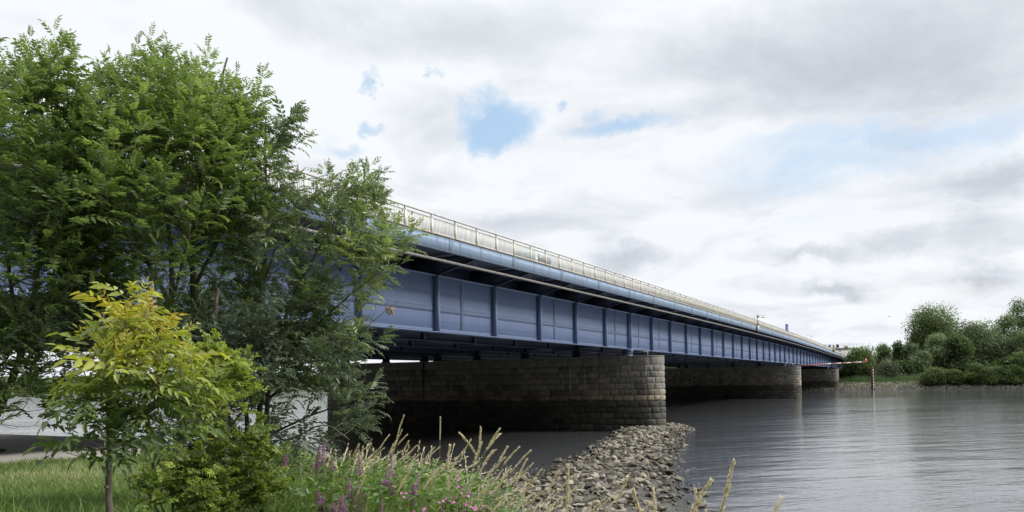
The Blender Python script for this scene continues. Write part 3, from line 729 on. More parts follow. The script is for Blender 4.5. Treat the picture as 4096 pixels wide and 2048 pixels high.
def ell(cx, cy, Y, rx, ry, rd, n, R, shell=.55):
    """points inside an ellipsoid; centre and radii given in display pixels (2576 wide) at depth Y; rd in metres"""
    c = px(cx*1.59, cy*1.59, Y); k = 1.59*Y/F; out = []
    for _ in range(n):
        while True:
            v = Vector((R.uniform(-1,1), R.uniform(-1,1), R.uniform(-1,1)))
            if v.length <= 1: break
        v = v.normalized()*(v.length**shell)
        out.append(c+Vector((v.x*rx*k, v.y*rd, v.z*ry*k)))
    return out
def shoots(tipdirs, R, templates, nleaf=(3, 5), size=(.17, .27), shoot=.34, up=.75, tintf=None, droopy=0.0, wind=(.18,0,0), spread=(.85, 1.25)):
    """opposite pairs of leaves up each shoot"""
    O, X, U, Sz, T = [], [], [], [], []; tw = []
    for p, d in tipdirs:
        dr = (Vector(d)*(1-up) + Vector((0,0,1))*up + Vector(wind)*.5 + Vector((R.gauss(0,.16), R.gauss(0,.16), 0))).normalized()
        L = shoot*R.uniform(.6, 1.3); tip = p + dr*L; tw.append((p, tip))
        side = dr.cross(Vector((R.gauss(0,1), R.gauss(0,1), .2))).normalized(); s2 = dr.cross(side)
        np_ = R.randint(*nleaf); base = R.gauss(0, 1); vig = R.uniform(.75, 1.15)
        tv = tintf(p, R)
        for k in range(np_):
            f = (k+.3)/np_; o = p.lerp(tip, f); ax = side if k % 2 == 0 else s2
            for sg in (1, -1):
                if R.random() < .06: continue
                el = R.uniform(*spread) - .55*f
                v = (dr*math.cos(el) + ax*sg*math.sin(el) + Vector(wind)).normalized()
                if droopy: v = (v+Vector((0,0,-droopy*R.uniform(.3, 1.3)))).normalized()
                u = (Vector((0,0,1))*.8 + dr*.5 + Vector((R.gauss(0,.25), R.gauss(0,.25), 0)))
                O.append(o); X.append(v); U.append(u); Sz.append(R.uniform(*size)*vig*(1.05-.35*f)); T.append(tv + R.gauss(0, .07))
        O.append(tip); X.append((dr+Vector(wind)*.7).normalized()); U.append(Vector((R.gauss(0,1), R.gauss(0,1), .5))); Sz.append(R.uniform(*size)*.6*vig); T.append(tv+.12)
    return O, X, U, Sz, T, tw
def build_tree(name, base, label, cat, tree, groups, leafmat, barkmat, group=None, leafname='crown', extra=None):
    t = thing(name, base, label, cat, group)
    for (a, b_) in [w_ for g_ in groups for w_ in g_[5]]: tree.tubes.append(([a, b_], [.0035, .0015], 3))
    tree.wood('trunk', barkmat, t, base)
    Vv, Qq, Tt = place(*extra['tpl'], *[sum([list(g_[i]) for g_ in groups], []) for i in range(5)]) if False else (None, None, None)
    return t
def finish(name, base, label, cat, tree, leafsets, barkmat, group=None):
    t = thing(name, base, label, cat, group)
    for ls in leafsets:
        for (a, b_) in ls['tw']: tree.tubes.append(([a, b_], [.0035, .0015], 3))
    tree.wood('trunk', barkmat, t, base)
    for ls in leafsets:
        V_, Q_, T_ = place(ls['tpl'], np.array([tuple(v) for v in ls['O']]), np.array([tuple(v) for v in ls['X']]), np.array([tuple(v) for v in ls['U']]), np.array(ls['S']), np.clip(np.array(ls['T']), 0, 1))
        me = npmesh(ls['name'], V_-np.array(base), Q_, T_, [ls['mat']]); o = link(ls['name'], me, t, (0,0,0)); ORG[o.name] = Vector(base)
        if ls.get('label'): o['label'] = ls['label']
    return t
def lset(name, mat, tpl, sh, label=None): return dict(name=name, mat=mat, tpl=tpl, O=sh[0], X=sh[1], U=sh[2], S=sh[3], T=sh[4], tw=sh[5], label=label)
def gpoint(x, y_): t, d = TD(x, y_); return Vector((x, y_, float(H(t, d))))
ASH = [pinnate(5, .33, .125, d, s) for s, d in enumerate((.15, .28, .4, .22))] + [pinnate(4, .37, .14, .3, 9)]
# ---- big ash in the middle
R = random.Random(5)
b1 = gpoint(-3.95, 10.9)
T1_ = Tree([([b1, b1+Vector((-.12,0,1.2)), px(800, 1500, 10.9), px(776, 1200, 10.8), px(770, 900, 10.7), px(840, 520, 10.6), px(910, 230, 10.6)], .085, .012),
            ([b1+Vector((-.05,.1,.5)), px(760, 1500, 10.6), px(690, 1250, 10.5), px(685, 1000, 10.4), px(640, 620, 10.3), px(655, 200, 10.3)], .07, .010),
            ([px(690, 1230, 10.5), px(560, 980, 10.2), px(470, 700, 10.1), px(400, 420, 10.0)], .035, .008),
            ([px(776, 1150, 10.8), px(900, 900, 10.8), px(980, 650, 10.7), px(1030, 430, 10.6)], .03, .007),
            ([px(690, 1200, 10.5), px(760, 900, 10.0), px(730, 600, 9.8), px(560, 420, 9.7)], .025, .006),
            ([px(800, 1550, 10.9), px(640, 1400, 10.4), px(430, 1270, 10.1), px(230, 1130, 10.0)], .03, .006)], 3)
E = [(410,380,10.4,190,165,1.2,120,), (300,340,10.2,110,105,.7,40), (490,390,10.5,112,150,1.0,80), (400,520,10.3,230,190,1.4,190), (560,480,10.5,115,160,1.0,52), (240,560,10.2,130,200,1.2,100),
     (420,720,10.6,250,150,1.3,95), (330,880,10.3,200,120,1.1,70), (572,325,10.5,42,75,.4,17), (405,250,10.3,40,55,.35,12), (300,265,10.2,35,55,.3,8), (600,400,10.7,45,110,.6,24)]
tips = []
for e_ in E: tips += ell(*e_[:6], int(e_[6]*.58), R)
td = T1_.grow(tips)
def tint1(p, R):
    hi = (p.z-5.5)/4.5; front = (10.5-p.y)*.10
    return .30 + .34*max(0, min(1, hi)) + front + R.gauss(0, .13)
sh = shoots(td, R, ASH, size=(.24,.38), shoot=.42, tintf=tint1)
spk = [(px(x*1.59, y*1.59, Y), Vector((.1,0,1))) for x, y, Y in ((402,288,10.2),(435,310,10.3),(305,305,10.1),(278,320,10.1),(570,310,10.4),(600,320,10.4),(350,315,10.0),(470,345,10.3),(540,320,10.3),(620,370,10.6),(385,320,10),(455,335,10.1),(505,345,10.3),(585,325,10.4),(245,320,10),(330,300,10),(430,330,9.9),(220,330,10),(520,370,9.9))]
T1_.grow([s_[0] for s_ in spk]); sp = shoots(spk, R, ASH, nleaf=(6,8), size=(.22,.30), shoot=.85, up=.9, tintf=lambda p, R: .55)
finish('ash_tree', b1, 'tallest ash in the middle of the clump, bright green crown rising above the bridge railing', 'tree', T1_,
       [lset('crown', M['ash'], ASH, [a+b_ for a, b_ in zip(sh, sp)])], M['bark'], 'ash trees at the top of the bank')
# ---- ash at the left edge
R = random.Random(15)
b2 = gpoint(-7.6, 10.0)
T2_ = Tree([([b2, px(-60, 1750, 10.2), px(90, 1400, 10.2), px(160, 1000, 10.0), px(210, 600, 9.8), px(235, 260, 9.6)], .07, .010),
            ([px(80, 1450, 10.2), px(40, 1100, 9.9), px(-40, 700, 9.7), px(20, 430, 9.6)], .035, .007),
            ([px(110, 1300, 10.1), px(330, 1000, 9.7), px(340, 700, 9.6)], .03, .006),
            ([px(20, 1600, 10.2), px(40, 1480, 9.7), px(-60, 1500, 9.6)], .025, .005),
            ([px(-20, 1650, 10.2), px(90, 1640, 9.7), px(-30, 1700, 9.5)], .02, .004)], 4)
E = [(90,370,9.6,150,140,1.0,70), (60,520,9.7,170,180,1.2,110), (-60,450,9.9,120,220,1.2,60), (60,720,9.8,190,160,1.2,110), (-80,800,9.9,130,250,1.1,60), (120,860,9.7,140,110,.9,60), (50,960,9.6,120,80,.7,34),
     (70,1040,9.4,90,50,.5,14), (190,600,9.6,110,180,.9,55), (150,260,9.6,55,60,.4,12), (-10,1020,9.5,60,50,.4,10)]
tips = []
for e_ in E: tips += ell(*e_[:6], int(e_[6]*.56), R)
td = T2_.grow(tips)
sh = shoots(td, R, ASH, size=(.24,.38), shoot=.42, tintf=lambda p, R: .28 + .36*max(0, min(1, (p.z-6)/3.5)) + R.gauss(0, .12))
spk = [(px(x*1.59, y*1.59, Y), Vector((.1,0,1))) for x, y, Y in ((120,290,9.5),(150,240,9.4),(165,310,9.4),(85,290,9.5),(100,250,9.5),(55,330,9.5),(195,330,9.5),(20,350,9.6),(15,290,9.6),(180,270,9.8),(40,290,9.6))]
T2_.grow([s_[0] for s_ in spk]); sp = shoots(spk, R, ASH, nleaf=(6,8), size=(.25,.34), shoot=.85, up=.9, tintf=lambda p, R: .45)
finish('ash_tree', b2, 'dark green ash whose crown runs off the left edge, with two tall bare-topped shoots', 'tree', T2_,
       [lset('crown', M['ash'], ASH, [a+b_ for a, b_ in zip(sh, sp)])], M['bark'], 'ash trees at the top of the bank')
# ---- seed bearing ash on the right of the clump
R = random.Random(25)
b3 = gpoint(-3.62, 11.3)
T3_ = Tree([([b3, px(1030, 1850, 11.2), px(1045, 1500, 11.2), px(1040, 1200, 11.2), px(1075, 900, 11.1), px(1060, 620, 11.0), px(1065, 480, 11.0)], .06, .008),
            ([b3+Vector((.06,.1,.1)), px(1065, 1800, 11.0), px(1090, 1450, 11.0), px(1190, 1150, 10.9), px(1330, 900, 10.8), px(1420, 720, 10.7)], .055, .006),
            ([b3+Vector((-.1,.05,.1)), px(1000, 1800, 11.1), px(985, 1600, 11.0), px(1000, 1300, 10.8), px(1080, 1050, 10.6), px(1180, 760, 10.6)], .05, .006),
            ([px(1075, 1500, 11.0), px(1240, 1330, 10.6), px(1400, 1180, 10.3), px(1560, 1060, 10.1)], .03, .005),
            ([px(1065, 1600, 11.0), px(1200, 1500, 10.6), px(1330, 1420, 10.3), px(1430, 1340, 10.2)], .025, .004),
            ([px(1060, 1750, 11.0), px(1200, 1680, 10.6), px(1360, 1620, 10.4), px(1440, 1580, 10.3)], .022, .004),
            ([px(1040, 1650, 11.0), px(1130, 1760, 10.2), px(1290, 1700, 9.9), px(1400, 1760, 9.8)], .02, .004)], 6)
E = [(780,550,10.9,120,110,.8,54), (880,510,10.8,75,65,.5,26), (900,600,10.8,75,100,.6,34), (700,640,11.0,130,140,.9,44), (830,720,10.7,120,90,.7,44), (690,800,10.9,110,110,.8,44), (790,830,10.8,100,80,.6,28),
     (695,360,11.0,45,50,.35,10), (670,390,11.0,50,70,.4,14), (760,920,10.6,120,90,.6,48), (690,960,10.7,110,80,.7,34), (820,960,10.6,70,60,.5,22), (780,1090,10.4,110,50,.6,16), (880,1060,10.3,60,60,.4,10), (930,640,10.3,70,50,.4,14),
     (600,640,11.2,90,150,.8,26), (580,860,11.2,100,150,.8,28), (870,470,10.7,55,35,.35,8), (600,1080,10.9,100,70,.6,22)]
tips = []
for e_ in E: tips += ell(*e_[:6], int(e_[6]*.64), R)
tips += [px(x*1.59, y*1.59, Y) for x, y, Y in ((1000,640,10.1),(985,655,10.1),(960,650,10.2),(1010,630,10.1),(970,700,10.2),(920,1000,10.1),(935,1030,10.1),(900,860,10.2),(925,870,10.2),(880,890,10.3),(690,330,11),(715,340,11),(700,370,11))]
td = T3_.grow(tips)
def tint3(p, R):
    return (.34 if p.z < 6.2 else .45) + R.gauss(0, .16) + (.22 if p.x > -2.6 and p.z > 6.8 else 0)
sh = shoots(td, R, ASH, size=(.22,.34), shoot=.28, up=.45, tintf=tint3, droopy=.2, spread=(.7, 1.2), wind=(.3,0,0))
KEYT = []
for s_ in range(3):
    r = random.Random(s_); Vv = []; Qq = []; n = 0
    for i in range(16):
        lv, lq = leaf_quads(r.uniform(.28,.40), .06, bend=.0)
        a = r.uniform(0, 6.28); o = np.array([r.uniform(.1, .6), r.gauss(0, .09), r.gauss(0, .09)])
        lv = lv @ (rotx(a) @ roty(r.uniform(-.35, .35)) @ rotz(r.uniform(-.3, .3))).T + o
        Vv += list(lv); Qq += [tuple(x+n for x in q) for q in lq]; n += 6
    KEYT.append((np.array(Vv), np.array(Qq)))
kO, kX, kU, kS, kT = [], [], [], [], []
for p, d in td:
    if p.x > -3.9 and p.z > 6.3 and R.random() < .42:
        for _ in range(R.randint(1, 2)):
            kO.append(p+Vector((R.gauss(0,.05), R.gauss(0,.05)-.05, -.02))); kX.append(Vector((R.gauss(0,.1), R.gauss(0,.1), -1))); kU.append(Vector((R.gauss(0,1), -1, .1))); kS.append(R.uniform(.13,.20)); kT.append(R.random())
twg = [px(1330, 1420, 10.2), px(1440, 1330, 10.1), px(1510, 1270, 10.05), px(1590, 1205, 10.0)]
T3_.tubes.append((twg, [.009, .007, .004, .002], 4)); T3_.tubes.append(([px(1480, 1295, 10.1), px(1500, 1245, 10.1), px(1504, 1218, 10.1)], [.004, .003, .0015], 4)); T3_.tubes.append(([px(1400, 1480, 10.1), px(1480, 1420, 10.1), px(1540, 1355, 10.1)], [.006, .004, .002], 4))
dk_ = [px(1555, 1215, 10.0), px(1565, 1222, 10.0), px(1560, 1210, 10.02), px(1552, 1225, 10.0), px(1570, 1216, 10.0), px(1548, 1212, 10.0)]
finish('ash_tree', b3, 'loose ash hung with pale bunches of seed keys, branches reaching across the blue girder', 'tree', T3_,
       [lset('crown', M['ash2'], ASH, sh), dict(name='seed_keys', mat=M['key'], tpl=KEYT, O=kO, X=kX, U=kU, S=kS, T=kT, tw=[]), dict(name='dry_seed_keys', mat=tinted('dry_keys', [(0, (.16,.10,.06)), (1, (.42,.32,.22))], .7, .2), tpl=KEYT, O=dk_, X=[Vector((R.gauss(0,.12), R.gauss(0,.1), -1)) for _ in dk_], U=[Vector((R.gauss(0,1), -1, 0)) for _ in dk_], S=[.15]*6, T=[.2,.5,.8,.4,.9,.6], tw=[], label='dry brown bunch of seed keys on a bare twig')], M['bark'], 'ash trees at the top of the bank')
# dead twig with a dry seed bunch is part of the same branch line: its own short bare branch on the right
# ---- thick pale trunk in front of the right ash, with a low dark crown
R = random.Random(33)
b5 = gpoint(-3.72, 9.9)
T5_ = Tree([([b5, px(905, 1850, 9.9), px(890, 1600, 9.9), px(860, 1350, 9.9), px(870, 1150, 9.8)], .075, .02),
            ([px(900, 1750, 9.9), px(1000, 1600, 9.7), px(1100, 1500, 9.6)], .025, .005),
            ([px(895, 1600, 9.9), px(800, 1450, 9.7), px(740, 1300, 9.6)], .025, .005)], 7)
tips = []
for e_ in [(560,900,9.8,110,110,.6,46), (540,1020,9.9,90,70,.6,26), (640,930,9.7,80,80,.5,24), (470,1100,9.9,90,50,.5,14), (650,820,9.8,70,70,.4,14)]: tips += ell(*e_[:6], e_[6], R)
td = T5_.grow(tips)
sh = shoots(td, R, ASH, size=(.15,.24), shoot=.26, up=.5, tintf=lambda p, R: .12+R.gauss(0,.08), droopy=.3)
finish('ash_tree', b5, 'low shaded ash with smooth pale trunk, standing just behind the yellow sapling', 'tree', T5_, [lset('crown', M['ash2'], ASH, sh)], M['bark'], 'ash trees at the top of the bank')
# ---- yellowing sapling in front
R = random.Random(41)
b4 = gpoint(-2.85, 5.4)
T4_ = Tree([([b4, px(440, 2200, 5.4), px(436, 1900, 5.4), px(434, 1750, 5.38), px(426, 1500, 5.4), px(418, 1320, 5.4), px(410, 1250, 5.4)], .034, .008),
            ([px(434, 1790, 5.38), px(480, 1700, 5.3), px(540, 1560, 5.2), px(560, 1400, 5.25), px(590, 1220, 5.3)], .016, .005),
            ([px(430, 1600, 5.4), px(370, 1540, 5.3), px(330, 1480, 5.2)], .008, .003),
            ([px(480, 1700, 5.3), px(650, 1620, 5.2), px(760, 1540, 5.2)], .009, .003)], 8)
for q_, r_ in ((px(438, 1880, 5.36), .012), (px(430, 1950, 5.36), .010), (px(440, 1790, 5.35), .02)):
    T4_.tubes.append(([q_, q_+Vector((.0,-.035,.01))], [r_*1.3, r_*.8], 6))
tips = []
for e_ in [(325,850,5.35,62,50,.25,15), (335,805,5.35,50,40,.2,11), (280,915,5.3,85,50,.3,20), (380,920,5.3,80,45,.3,18), (290,1000,5.3,90,50,.3,20), (390,1000,5.25,75,45,.3,12), (270,1080,5.25,65,45,.3,10), (360,1080,5.3,90,50,.3,12), (480,975,5.25,40,30,.25,4), (215,1140,5.2,35,20,.2,4), (215,1050,5.2,30,40,.25,6), (420,1060,5.25,40,35,.3,4), (330,1130,5.2,80,25,.3,7), (400,850,5.35,30,25,.2,4)]: tips += ell(*e_[:6], e_[6], R)
td = T4_.grow(tips, rtip=.0022)
def tint4(p, R): return max(0.05, min(.76, .22 + .62*(p.z-5.30)/.8 + .12*(p.x+2.4))) + R.gauss(0, .09)
sh = shoots(td, R, ASH, nleaf=(1,2), size=(.13,.27), shoot=.09, up=.45, tintf=tint4, spread=(1.05, 1.4), wind=(.12,0,0), droopy=.12)
PIN3 = [pinnate(3, .44, .17, d, s, .2) for s, d in ((21,.2),(22,.35),(23,.28))]
finish('ash_sapling', b4, 'young sapling with yellow and orange upper leaves, nearest the camera on the left', 'tree', T4_, [lset('crown', M['yellow'], PIN3, sh)], M['bark'])
# ---- hawthorn bush
R = random.Random(51); HAW = [lobed(s) for s in range(4)]
b6 = gpoint(-3.15, 7.4)
T6_ = Tree([([b6, px(690, 2020, 7.4), px(700, 1800, 7.4), px(760, 1600, 7.3), px(800, 1440, 7.3)], .018, .004),
            ([b6+Vector((-.05,0,.1)), px(605, 2000, 7.3), px(610, 1880, 7.3), px(640, 1700, 7.2)], .014, .004),
            ([b6+Vector((-.03,0,.1)), px(640, 2000, 7.3), px(700, 1830, 7.3), px(740, 1760, 7.2)], .012, .003),
            ([b6+Vector((.03,0,.1)), px(560, 1980, 7.4), px(520, 1850, 7.3)], .008, .003)], 9)
tips = []
for e_ in [(510,905,7.3,60,45,.3,22), (560,950,7.3,65,55,.3,26), (540,1020,7.35,90,60,.35,28), (590,1090,7.3,70,60,.3,22), (470,1160,7.3,80,60,.4,14), (560,1170,7.3,80,60,.35,22), (400,1215,7.3,60,40,.3,9), (520,1265,7.1,90,20,.3,14), (660,1180,7.5,60,60,.3,20), (500,1290,6.9,80,15,.25,10)]: tips += ell(*e_[:6], e_[6], R)
td = T6_.grow(tips, rtip=.0018)
tips = []
for e_ in [(420,1180,7.0,60,50,.3,16), (480,1230,7.0,80,35,.3,22), (600,1230,7.4,60,45,.3,22), (660,1240,7.6,60,35,.3,16)]: tips += ell(*e_[:6], e_[6], R)
td += T6_.grow(tips, rtip=.0018)
O, X, U, Sz, T, tw = [], [], [], [], [], []
for p, d in td:
    for _ in range(R.randint(3, 6)):
        v = (Vector(d)*.5+Vector((R.gauss(0,.7), R.gauss(0,.7), R.uniform(-.2,.6)))).normalized()
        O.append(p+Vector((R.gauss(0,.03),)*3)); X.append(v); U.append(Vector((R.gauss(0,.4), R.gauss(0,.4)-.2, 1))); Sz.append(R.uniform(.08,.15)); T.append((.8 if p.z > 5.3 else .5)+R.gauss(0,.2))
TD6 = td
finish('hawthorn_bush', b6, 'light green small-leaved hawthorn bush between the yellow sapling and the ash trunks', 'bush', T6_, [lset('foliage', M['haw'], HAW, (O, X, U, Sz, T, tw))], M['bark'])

# ---- shaded understory bush between the trunks
R = random.Random(61)
b7 = gpoint(-3.3, 10.6)
T7_ = Tree([([b7, b7+Vector((.05,0,.5)), px(960, 1760, 10.5)], .02, .005), ([b7, b7+Vector((-.25,0,.5)), px(820, 1720, 10.4)], .018, .004), ([b7, b7+Vector((.35,-.1,.4)), px(1110, 1830, 10.2)], .016, .004)], 10)
tips = []
for e_ in [(520,1120,10.8,70,60,.5,26), (600,1180,10.9,80,60,.5,30), (700,1150,10.9,60,50,.4,18), (690,1230,10.0,80,30,.4,18), (560,1240,10.2,100,30,.5,24), (470,1180,10.9,50,60,.4,16)]: tips += ell(*e_[:6], e_[6], R)
td = T7_.grow(tips)
sh = shoots(td, R, ASH, size=(.14,.22), shoot=.24, up=.6, tintf=lambda p, R: .22+R.gauss(0,.12))
finish('elder_bush', b7, 'dark green understory bush filling the gap between the ash trunks', 'bush', T7_, [lset('foliage', M['ash2'], ASH, sh)], M['bark'])
# ------------------------------------------------------------------ stones
def stone_mesh(seed, flat=.62):
    r = random.Random(seed); bm = bmesh.new()
    for _ in range(11):
        v = Vector((r.gauss(0,1), r.gauss(0,1), r.gauss(0,1))).normalized()*r.uniform(.72, 1.1)
        bm.verts.new((v.x*.5, v.y*.38*r.uniform(.85,1.15), v.z*.5*flat))
    res = bmesh.ops.convex_hull(bm, input=bm.verts); 
    bmesh.ops.delete(bm, geom=[v for v in bm.verts if not v.link_faces], context='VERTS')
    bmesh.ops.bevel(bm, geom=list(bm.edges), offset=.012, segments=1, affect='EDGES')
    me = bpy.data.meshes.new('rubble_stone'); bm.to_mesh(me); bm.free(); return me
def stone_mat(name, cols):
    m, nt, b = newmat(name)
    oi = nt.nodes.new('ShaderNodeObjectInfo'); a = nt.nodes.new('ShaderNodeAttribute'); a.attribute_name = 'tint'
    rnd = math_(nt, 'FRACT', math_(nt, 'ADD', oi.outputs['Random'], a.outputs['Fac']))
    base = ramp(nt, rnd, cols); n = noise(nt, 9, 6, .7, geo_pos(nt))
    c = mix(nt, .8, base, ramp(nt, n, [(.3, (.5,.5,.48)), (.7, (1.4,1.36,1.28))]), 'MULTIPLY')
    z = math_(nt, 'ADD', zpos(nt), math_(nt, 'MULTIPLY', noise(nt, .9, 3, .6, geo_pos(nt)), .30))
    wet = ramp(nt, z, [(.20, (.22,.21,.18)), (.40, (.5,.47,.40)), (.62, (1,1,1))]); c = mix(nt, 1, c, wet, 'MULTIPLY')
    nt.links.new(c, b.inputs['Base Color']); nt.links.new(ramp(nt, z, [(.15, (.35,)*3), (.5, (.85,)*3)]), b.inputs['Roughness'])
    bump(nt, b, noise(nt, 22, 5, .7, geo_pos(nt)), .5, .02); return m
M['stones'] = stone_mat('rubble_stone', [(0, (.055,.050,.040)), (.3, (.12,.11,.088)), (.6, (.20,.185,.147)), (.85, (.29,.27,.215)), (1, (.16,.12,.085))])
SM = [stone_mesh(100+i, .5+.25*((i*7) % 5)/4) for i in range(14)]
for m_ in SM: m_.materials.append(M['stones'])
R = random.Random(77); spots = []
for i in range(1500):                                # gravel between the big stones
    a = R.random(); t = 25+50*a; k = np.interp(t, BAR[:,0], BAR[:,1]); spots.append((t, k+R.gauss(0, 2.6), R.uniform(.08,.16)))
def try_stone(t, d, s): 
    spots.append((t, d, s))
for i in range(3100):                                # the bar
    a = R.random()**.8; t = 27+57*a
    k = np.interp(t, BAR[:,0], BAR[:,1]); q = R.gauss(0, 1.0)
    w_ = 4.2-.9*float(sm(44, 56, t))-.1*float(sm(60, 76, t)); d = k+q*w_*.60
    if abs(q) > 2.1: continue
    if 77.4 < t < 83 and d > 22.0: continue
    if t > 83: continue
    s = R.choice((.22,.28,.36,.46,.58,.72)) * R.uniform(.8, 1.15) * (1.0 if t < 60 else 1.08)
    spots.append((t, d, s))
for i in range(1000):                                 # strewn over the mud
    t = R.uniform(25.5, 46); d = R.uniform(9, 27); 
    if float(H(t, d)) < -.12: continue
    spots.append((t, d, R.choice((.14,.18,.22,.3,.42))*R.uniform(.8,1.2)))
for i in range(420):                                 # packed round the pier foot
    a = R.uniform(0, 2*math.pi); rr = R.uniform(2.3, 4.4); t = 80+rr*math.cos(a)*.9; d = 23.2-abs(rr*math.sin(a))*.9+.5
    if t > 84.5 or (abs(t-80) < 2.15 and d > 22.9): continue
    spots.append((t, d, R.choice((.3,.4,.5,.6))))
for i in range(26):
    t = R.uniform(31, 60); k = np.interp(t, BAR[:,0], BAR[:,1]); spots.append((t, k-R.uniform(3.2, 5.5), R.uniform(.3, .55)))
info = []
for (t, d, s) in spots:
    h = float(H(t, d))
    if h < -.30: continue
    p = P(t, d, max(h, -.16)+s*.10+R.uniform(-.05,.05))
    u = CX+F*p.x/p.y; v = CY-F*(p.z-EYE)/p.y
    vis = v < 2060 and u < 4150 and not (u < 1850 and v > 1900) and not u < 1450
    info.append((s/p.y if vis else 0, p, s))
info.sort(key=lambda q: -q[0])
rest = []
for i, (k, p, s) in enumerate(info):
    rot = (R.uniform(-.4,.4), R.uniform(-.4,.4), R.uniform(0, 6.28)); sc = (s*R.uniform(.9,1.3), s*R.uniform(.9,1.2), s*R.uniform(.75,1.15)); me = R.choice(SM)
    if i < 300:
        o = link('rubble_stone', me, None, p); o.rotation_euler = rot; o.scale = sc
        t, d = TD(p.x, p.y); wet = p.z < .22
        side = 'at the foot of the bank' if t < 38 else ('half way out along the rubble bar' if t < 60 else 'piled at the foot of the nearest pier')
        kind = 'dark wet' if wet else ('large pale' if s > .45 else 'pale grey')
        tag(o, f'{kind} angular stone {side}', 'stone', 'angular rubble stones of the bar')
    else: rest.append((me, p, rot, sc))
Vs, Fs, Ts, n0 = [], [], [], 0
cache = {m_.name: (np.array([v.co[:] for v in m_.vertices]), [tuple(p_.vertices) for p_ in m_.polygons]) for m_ in SM}
from mathutils import Euler
for (me, p, rot, sc) in rest:
    v, f_ = cache[me.name]; A = np.array(Euler(rot).to_matrix()) @ np.diag(sc); Vs.append(v @ A.T + np.array(p)); Fs += [tuple(i+n0 for i in q) for q in f_]; Ts += [R.random()]*len(v); n0 += len(v)
o = link('rubble_bar', npmesh('rubble_bar', np.concatenate(Vs), Fs, Ts, [M['stones']])); tag(o, 'bar of smaller broken stones running from the bank out to the nearest pier', 'rubble', kind='stuff')
# riprap on the opposite bank
Vs, Fs, Ts, n0 = [], [], [], 0
for i in range(8500):
    d = 75-R.random()**1.25*200; t = R.uniform(315.5, 326) ; h = float(H(t, d))
    if h < -.25 or h > 2.55: continue
    me = R.choice(SM); v, f_ = cache[me.name]; s = R.uniform(.45, .95); A = np.array(Euler((R.random()*6, R.random()*6, R.random()*6)).to_matrix())*s
    p = P(t, d, h+.08); Vs.append(v @ A.T+np.array(p)); Fs += [tuple(i_+n0 for i_ in q) for q in f_]; Ts += [R.random()]*len(v); n0 += len(v)
o = link('riprap', npmesh('riprap', np.concatenate(Vs), Fs, Ts, [M['stones']])); tag(o, 'pale broken stone revetment along the opposite waterline', 'riprap', kind='stuff')
# ------------------------------------------------------------------ grasses
def blades(O, Hh, lean, W, tint, seg=3, curl=.5):
    """O (n,3) roots, Hh heights, lean (n,2) horizontal lean per height, W widths"""
    n = len(O); O = np.asarray(O); lean = np.asarray(lean); a = rng.uniform(0, 2*np.pi, n); side = np.stack([np.cos(a), np.sin(a), np.zeros(n)], 1)
    V = np.zeros((n, (seg+1)*2, 3))
    for k in range(seg+1):
        s = k/seg; c = O.copy(); c[:, 2] += Hh*(s-curl*.35*s*s*np.hypot(lean[:,0], lean[:,1])); c[:, :2] += lean*(Hh*(s**1.8))[:, None]
        w = (W*(1-s**1.4)*.5+.0008)[:, None]*side; V[:, 2*k] = c-w; V[:, 2*k+1] = c+w
    q = np.array([(2*k, 2*k+1, 2*k+3, 2*k+2) for k in range(seg)])
    Q = (q[None]+(np.arange(n)*(seg+1)*2)[:, None, None]).reshape(-1, 4)
    return V.reshape(-1, 3), Q, np.repeat(tint, (seg+1)*2)
M['lawn'] = tinted('short_grass', [(0, (.045,.078,.022)), (.5, (.105,.165,.040)), (.8, (.18,.24,.07)), (.93, (.33,.33,.16)), (1, (.44,.40,.25))], .55, .3, .3)
M['meadow'] = tinted('meadow_grass', [(0, (.045,.085,.022)), (.35, (.12,.20,.045)), (.6, (.20,.29,.075)), (.8, (.33,.34,.15)), (1, (.50,.45,.27))], .5, .3, .35)
M['straw'] = tinted('straw_seed_heads', [(0, (.42,.35,.21)), (.5, (.68,.60,.42)), (1, (.84,.77,.59))], .6, .3, .3)
M['stalk'] = simple('green_stalk', (.17,.20,.07), .5, .3, 8)
def on_ground(n, tf):
    xy = tf(n); t = xy[:,0]*ST+xy[:,1]*CT; d = -xy[:,0]*CT+xy[:,1]*ST; h = H(t, d); return np.stack([xy[:,0], xy[:,1], h], 1), t, d
def lawn_xy(n):
    Y = 9.3*(4.4**rng.random(n)); u = np.where(rng.random(n) < .68, rng.uniform(-.72, -.20, n), rng.uniform(-1.5, -.72, n)); return np.stack([u*Y, Y], 1)
O, t, d = on_ground(230000, lawn_xy)
clump = vnoise(O[:,0], O[:,1], .9, 8); k = (O[:,2] > 2.2) & ~((t > 6.4+9.2+19*sm(16,50,d)-8.7) & (t < 6.4+9.2+19*sm(16,50,d)+.2) & (d > 24)) & (rng.random(len(O)) < .45+clump)
O = O[k]; clump = clump[k]; n = len(O); O[:, 2] -= .01
hh = rng.uniform(.05, .13, n)*(1+O[:,1]/20)*(.6+clump)
strip = np.exp(-((O[:,1]-(17.5+.25*(O[:,0]+9)))/3.2)**2)          # a drier, seeding band
tn = np.clip(.35+.3*clump+rng.normal(0, .15, n)+.38*strip*(rng.random(n) < .55), 0, 1)
V, Q, T = blades(O, hh, rng.normal(0, .45, (n, 2)), .007*(1+O[:,1]/9), tn, 2)
o = link('lawn', npmesh('lawn', V, Q, T, [M['lawn']])); tag(o, 'short green grass sloping down behind the sapling', 'grass', kind='stuff')
def tuft_xy(n):
    Y = rng.uniform(4.6, 9.6, n); u = rng.uniform(-.72, -.22, n); return np.stack([u*Y, Y], 1)
O, t, d = on_ground(7000, tuft_xy); n = len(O)
cl = vnoise(O[:,0], O[:,1], .55, 9); k = cl > .42; O = O[k]; cl = cl[k]; n = len(O)
